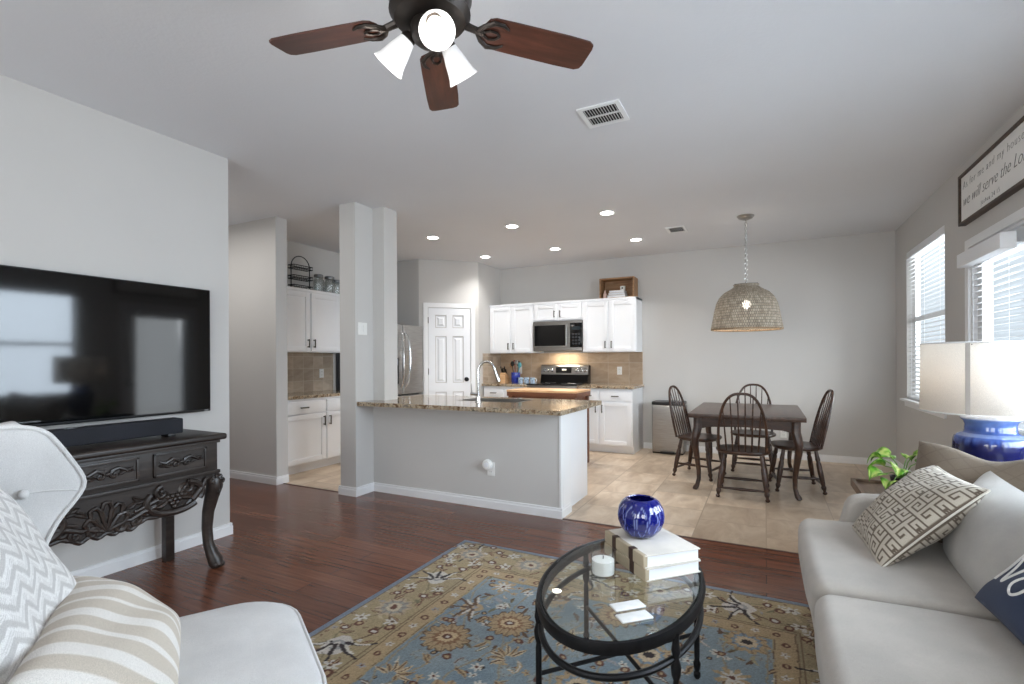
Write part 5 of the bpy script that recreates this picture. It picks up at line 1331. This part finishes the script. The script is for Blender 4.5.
# books
bu = Vector((.688, .726, 0))
def coffee_book(z, h, label, jitter):
    t = thing('book', label, 'book', (-.4056, 1.993, z), math.atan2(bu.y, bu.x)+jitter, 'books on the coffee table')
    # spine along local y at x = -w
    w, d = .1185, .144
    covw = plain('ivory_cloth', (222, 216, 206), .7) if 'ivory_cloth' not in MATS else MATS['ivory_cloth']
    spn = plain('tan_spine', (178, 164, 140), .7) if 'tan_spine' not in MATS else MATS['tan_spine']
    o = MB().box(-w, w, -d, d, h-.004, h).box(-w, w, -d, d, 0, .004).build('book_cover', covw, t, smooth=False)
    sp = MB().rbox(-w-.008, -w+.012, -d, d, 0, h+.0006, .004, 2, 2).build('spine', spn, t)
    for y in (-.06, .065): MB().box(-w-.0095, -w+.0135, y-.014, y+.014, .0005, h+.0012, .001).build('leather_band', plain('dark_leather', (66, 48, 40), .6) if 'dark_leather' not in MATS else MATS['dark_leather'], sp)
    MB().box(-w+.004, w-.006, -d+.005, d-.005, .004, h-.004).build('page_block', white, t, smooth=False)
    return h
coffee_book(GZ, .045, 'ivory hardback at the bottom, lying on the glass coffee table', .0)
coffee_book(GZ+.0468, .045, 'ivory hardback on top of another, under the blue vase', -.03)
VZ = GZ+.0468+.0468
def rib(r, z, a): return r*(1+.028*abs(math.cos(6*a))) if r > .02 else r
vp = [(0, .0), (.03, .0), (.045, .006), (.062, .028), (.071, .055), (.073, .075), (.069, .098), (.058, .118), (.047, .128), (.041, .131), (.039, .127), (.054, .112), (.064, .092), (.067, .072), (.062, .045), (.05, .022), (.03, .012), (0, .01)]
fine = []
for (r0, z0), (r1, z1) in zip(vp[:-1], vp[1:]):
    for i in range(3): t = i/3; fine.append((r0+(r1-r0)*t, z0+(z1-z0)*t))
fine.append(vp[-1]); nn = 128; fine = [(r*1.24, z*1.14) for r, z in fine]
vc = Vector((-.449, 2.014, VZ)); mb = MB(vc).lathe(fine, nn, vc, None, False, rib); cols = []
for i, (r, z) in enumerate(fine):
    for k in range(nn):
        a = 2*PI*k/nn; hh = z/.149; f = abs(((a*12/(2*PI)) % 1)-.5)*2
        lo = .40*max(0, math.sin(PI*min(1, max(0, (hh-.06)/.8))))**.6
        on = i < 3*9 and abs(f-lo*2.1) < .08 and .05 < hh < .9
        cols.append((150, 165, 225) if on else (16, 26, 128))
mb.c = np.array([lin(c) for c in cols], dtype=np.float32)
tag(mb.build('vase', cobalt, ang=60), 'ribbed cobalt blue glass vase on the stacked ivory books', 'vase')
# candle
cd_ = thing('candle_glass', 'white candle in a cut glass tumbler on the coffee table', 'candle', (-.54, 1.795, GZ))
MB().lathe([(0, 0), (.040, 0), (.044, .006), (.045, .092), (.0425, .092), (.0415, .01), (0, .009)], 40, (0, 0, 0), None, False, lambda r, z, a: r*(1+.012*math.cos(20*a)*(r > .043))).build('glass_tumbler', glass('cut_glass', (.98, .99, .99), 1.5, 1.6, .05), cd_)
MB().lathe([(0, .0092), (.041, .0105), (.0412, .058), (.03, .061), (0, .06)], 32).build('wax', plain('candle_wax', (240, 238, 232), .5, var=.01), cd_)
MB().cyl((0, 0, .06), (.001, 0, .072), .0015, 6).build('wick', black, cd_)
# two stone coasters
for i, (c, lb) in enumerate((((-.400, 1.598), 'white rectangular stone coaster nearer the books on the coffee table'), ((-.3647, 1.539), 'white rectangular stone coaster nearer the camera on the coffee table'))):
    t = MB((c[0], c[1], GZ)); mbx = MB().rbox(-.054, .054, -.024, .024, 0, .007, .003, 2, 2)
    Rm = Matrix.Rotation(.77, 3, 'Z'); t.add([Rm @ Vector(p)+Vector((c[0], c[1], GZ)) for p in mbx.v], mbx.f)
    tag(t.build('coaster', plain('white_stone', (232, 232, 230), .5, var=.03, scale=30) if i == 0 else MATS['white_stone']), lb, 'coaster', 'coasters')

# ---- side table, lamp, plant
ST = thing('side_table', 'brown wooden side table behind the sofa arm under the lamp', 'side table', (.80, 3.22, 0)); w, d, hh = .365, .225, .56
MB().box(-w, w, -d, d, hh-.03, hh-.004).box(-w, w, -d, -d+.018, hh-.004, hh+.012, .003).box(-w, w, d-.018, d, hh-.004, hh+.012, .003).box(-w, -w+.018, -d, d, hh-.004, hh+.012, .003).box(w-.018, w, -d, d, hh-.004, hh+.012, .003).build('tabletop', sidew, ST, smooth=False)
MB().box(-w+.03, w-.03, -d+.03, d-.03, hh-.12, hh-.03, .003).build('drawer_case', sidew, ST)
for x in (-w+.045, w-.045):
    for y in (-d+.045, d-.045): MB().box(x-.02, x+.02, y-.02, y+.02, 0, hh-.03, .003).build('leg', sidew, ST)
LZ = hh-.004
LP = thing('table_lamp', 'blue glazed pot table lamp with large linen drum shade', 'lamp', (.955, 3.15, LZ))
pp = [(0, 0), (.085, 0), (.09, .01), (.115, .10), (.135, .20), (.139, .27), (.137, .305), (.132, .325), (.118, .337), (.10, .347), (.095, .355), (.093, .385), (.098, .400), (.108, .410), (.112, .418), (.109, .425), (.09, .428), (0, .428)]
fine = []
for (r0, z0), (r1, z1) in zip(pp[:-1], pp[1:]):
    kk = max(1, int((abs(z1-z0)+abs(r1-r0))/.008)); fine += [(r0+(r1-r0)*i/kk, z0+(z1-z0)*i/kk) for i in range(kk)]
fine.append(pp[-1]); nn = 72; mb = MB().lathe(fine, nn); cols = []; rg = random.Random(2); drip = [rg.uniform(-.03, .03) for _ in range(nn)]
def mixl(a, b_, t): t = max(0, min(1, t)); return tuple(x+(y-x)*t for x, y in zip(a, b_))
for (r, z) in fine:
    for k in range(nn):
        if z > .412: c = (226, 230, 240)
        elif z > .345: c = mixl((56, 84, 150), (120, 146, 200), (z-.36)/.06)
        elif z > .33: c = (118, 138, 186)
        else: c = mixl((17, 22, 74), (62, 90, 160), (z-.297+drip[k]*.5)/.03)
        cols.append(c)
mb.c = np.array([lin(c) for c in cols], dtype=np.float32); mb.build('lamp_base', potm, LP, ang=60)
mb = MB().lathe([(.262, .445), (.258, .775)], 64); mb.f = mb.f[:64]
sh = mb.build('lamp_shade', shadec, LP, fix=False); so = sh.modifiers.new('thickness', 'SOLIDIFY'); so.thickness = .002
for zz, rr in ((.445, .262), (.775, .258)): MB().tube([(rr*math.cos(a), rr*math.sin(a), zz) for a in np.linspace(0, 2*PI, 64, endpoint=False)], .0035, 6, True).build('shade_rim', linen, sh)
sa = math.radians(-123)
mb = MB(); mb.grid(lambda i, j: ((.2635-.004*j)*math.cos(sa+(i-1.5)*.022), (.2635-.004*j)*math.sin(sa+(i-1.5)*.022), .446+.328*j), 4, 2)
mb.build('shade_seam', plain('seam_tape', (176, 168, 160), .9), sh, fix=False)
MB().cyl((0, 0, .42), (0, 0, .56), .011, 10).build('lamp_socket', nickel, LP)
mb = MB()
for a in (0, 2*PI/3, 4*PI/3): mb.tube([(0, 0, .76), (.258*math.cos(a), .258*math.sin(a), .765)], .0025, 6)
mb.tube([(0, 0, .55), (0, 0, .765)], .003, 6); mb.build('shade_spider', nickel, LP)
MB().sphere((0, 0, .60), .032, 14, (1, 1, 1.3)).build('bulb', bulbm, LP)
ld = bpy.data.lights.new('table_lamp_bulb', 'POINT'); ld.energy = 1.3; ld.color = (1, .82, .6); ld.shadow_soft_size = .04
lo = bpy.data.objects.new('table_lamp_bulb', ld); COL.objects.link(lo); lo.parent = LP; lo.location = (0, 0, .60)
# pothos
PP = thing('potted_plant', 'small green variegated trailing plant in a dark pot on the side table', 'plant', (.645, 3.29, LZ))
MB().lathe([(0, 0), (.04, 0), (.052, .06), (.055, .075), (.05, .075), (.046, .06), (0, .058)], 24).build('pot', plain('dark_pot', (40, 38, 38), .5), PP)
MB().lathe([(0, .05), (.045, .062), (.02, .07), (0, .068)], 16).build('soil', plain('potting_soil', (40, 30, 24), .95), PP)
rg = random.Random(8)
spec = [(190, .11, .115, .085), (215, .15, .075, .10), (232, .13, .03, .08), (160, .07, .17, .10), (120, .09, .15, .085), (20, .10, .14, .085), (-20, .13, .10, .08), (-60, .09, .09, .075), (60, .08, .16, .075), (250, .07, .11, .09), (300, .10, .06, .07), (340, .06, .19, .08), (180, .13, .16, .075)]
for (dg, r, z, L) in spec:
    r *= .72; z *= .85
    a = math.radians(dg); base_ = Vector((math.cos(a)*r, math.sin(a)*r, .06+z-.03)); out = Vector((math.cos(a), math.sin(a), 0)); sd = Vector((-math.sin(a), math.cos(a), 0))
    dr = rg.uniform(.2, .9); n1 = 9
    MB().tube([(0, 0, .06), tuple(base_*.55+Vector((0, 0, .05))), tuple(base_)], .0026, 6).build('stem', leafm if False else plain('plant_stem', (96, 140, 60), .5) if 'plant_stem' not in MATS else MATS['plant_stem'], PP)
    mb = MB(); cols = []; vs = []
    tw_ = rg.uniform(-.6, .6)
    for i in range(n1):
        t = i/(n1-1); wv = L*.54*(math.sin(PI*min(1, t*.86+.14))**.9)*(1-.25*t); wv = 0.0008 if i == n1-1 else wv
        cen = base_+out*(L*t*math.cos(dr*t))+Vector((0, 0, .018*math.sin(t*PI)-L*.75*t*t*math.sin(dr)))
        for j in range(7):
            v_ = (j-3)/3; s2 = (sd*math.cos(tw_)+Vector((0, 0, math.sin(tw_))))
            vs.append(cen+s2*(wv*v_)+Vector((0, 0, .010*abs(v_)**1.3-.004*(v_ == 0))))
            q = rg.random(); cols.append((196, 214, 120) if q > .82 or (j == 3 and i < n1-2) else (112, 168, 48) if q > .35 else (74, 134, 38))
    mb.add(vs, [(i*7+j, i*7+j+1, (i+1)*7+j+1, (i+1)*7+j) for i in range(n1-1) for j in range(6)]); mb.c = np.array([lin(c) for c in cols], dtype=np.float32)
    lf = mb.build('leaf', leafm, PP, fix=False, ang=80); so = lf.modifiers.new('thickness', 'SOLIDIFY'); so.thickness = .0012

# ---- framed wall sign
SG = thing('framed_sign', 'white framed script sign high on the right wall above the patio door', 'wall sign', (XR-.001, 4.29, 2.254)); w, hh = .60, .372; fr = .018
fm = wood('sign_frame', (54, 40, 32), (70, 54, 42), (86, 68, 54), .5, 1)
MB().box(-.045, 0, -w, -w+fr, 0, hh).box(-.045, 0, w-fr, w, 0, hh).box(-.045, 0, -w+fr, w-fr, 0, fr).box(-.045, 0, -w+fr, w-fr, hh-fr, hh).build('frame', fm, SG, smooth=False)
bd = MB().box(-.03, -.004, -w+fr, w-fr, fr, hh-fr).build('sign_board', plain('sign_white', (236, 236, 234), .7, var=.01), SG, smooth=False)
inkm = plain('sign_ink', (96, 96, 98), .7)
for body, size, z, y, shear, sp_ in (('As for me and my house,', .082, .258, .545, .12, 1.2), ('we will serve the Lord', .115, .13, .55, .4, 1.02), ('Joshua 24:15', .048, .052, .20, .0, 1.25)):
    me = text_mesh(body, size, shear, .0006, sp_, -.0026); o = bpy.data.objects.new('lettering', me); COL.objects.link(o); me.materials.append(inkm); o.parent = bd; o['kind'] = 'stuff'
    o.matrix_local = Matrix.Translation((-.0308, y, z)) @ Matrix(((0, 0, -1, 0), (-1, 0, 0, 0), (0, 1, 0, 0), (0, 0, 0, 1)))
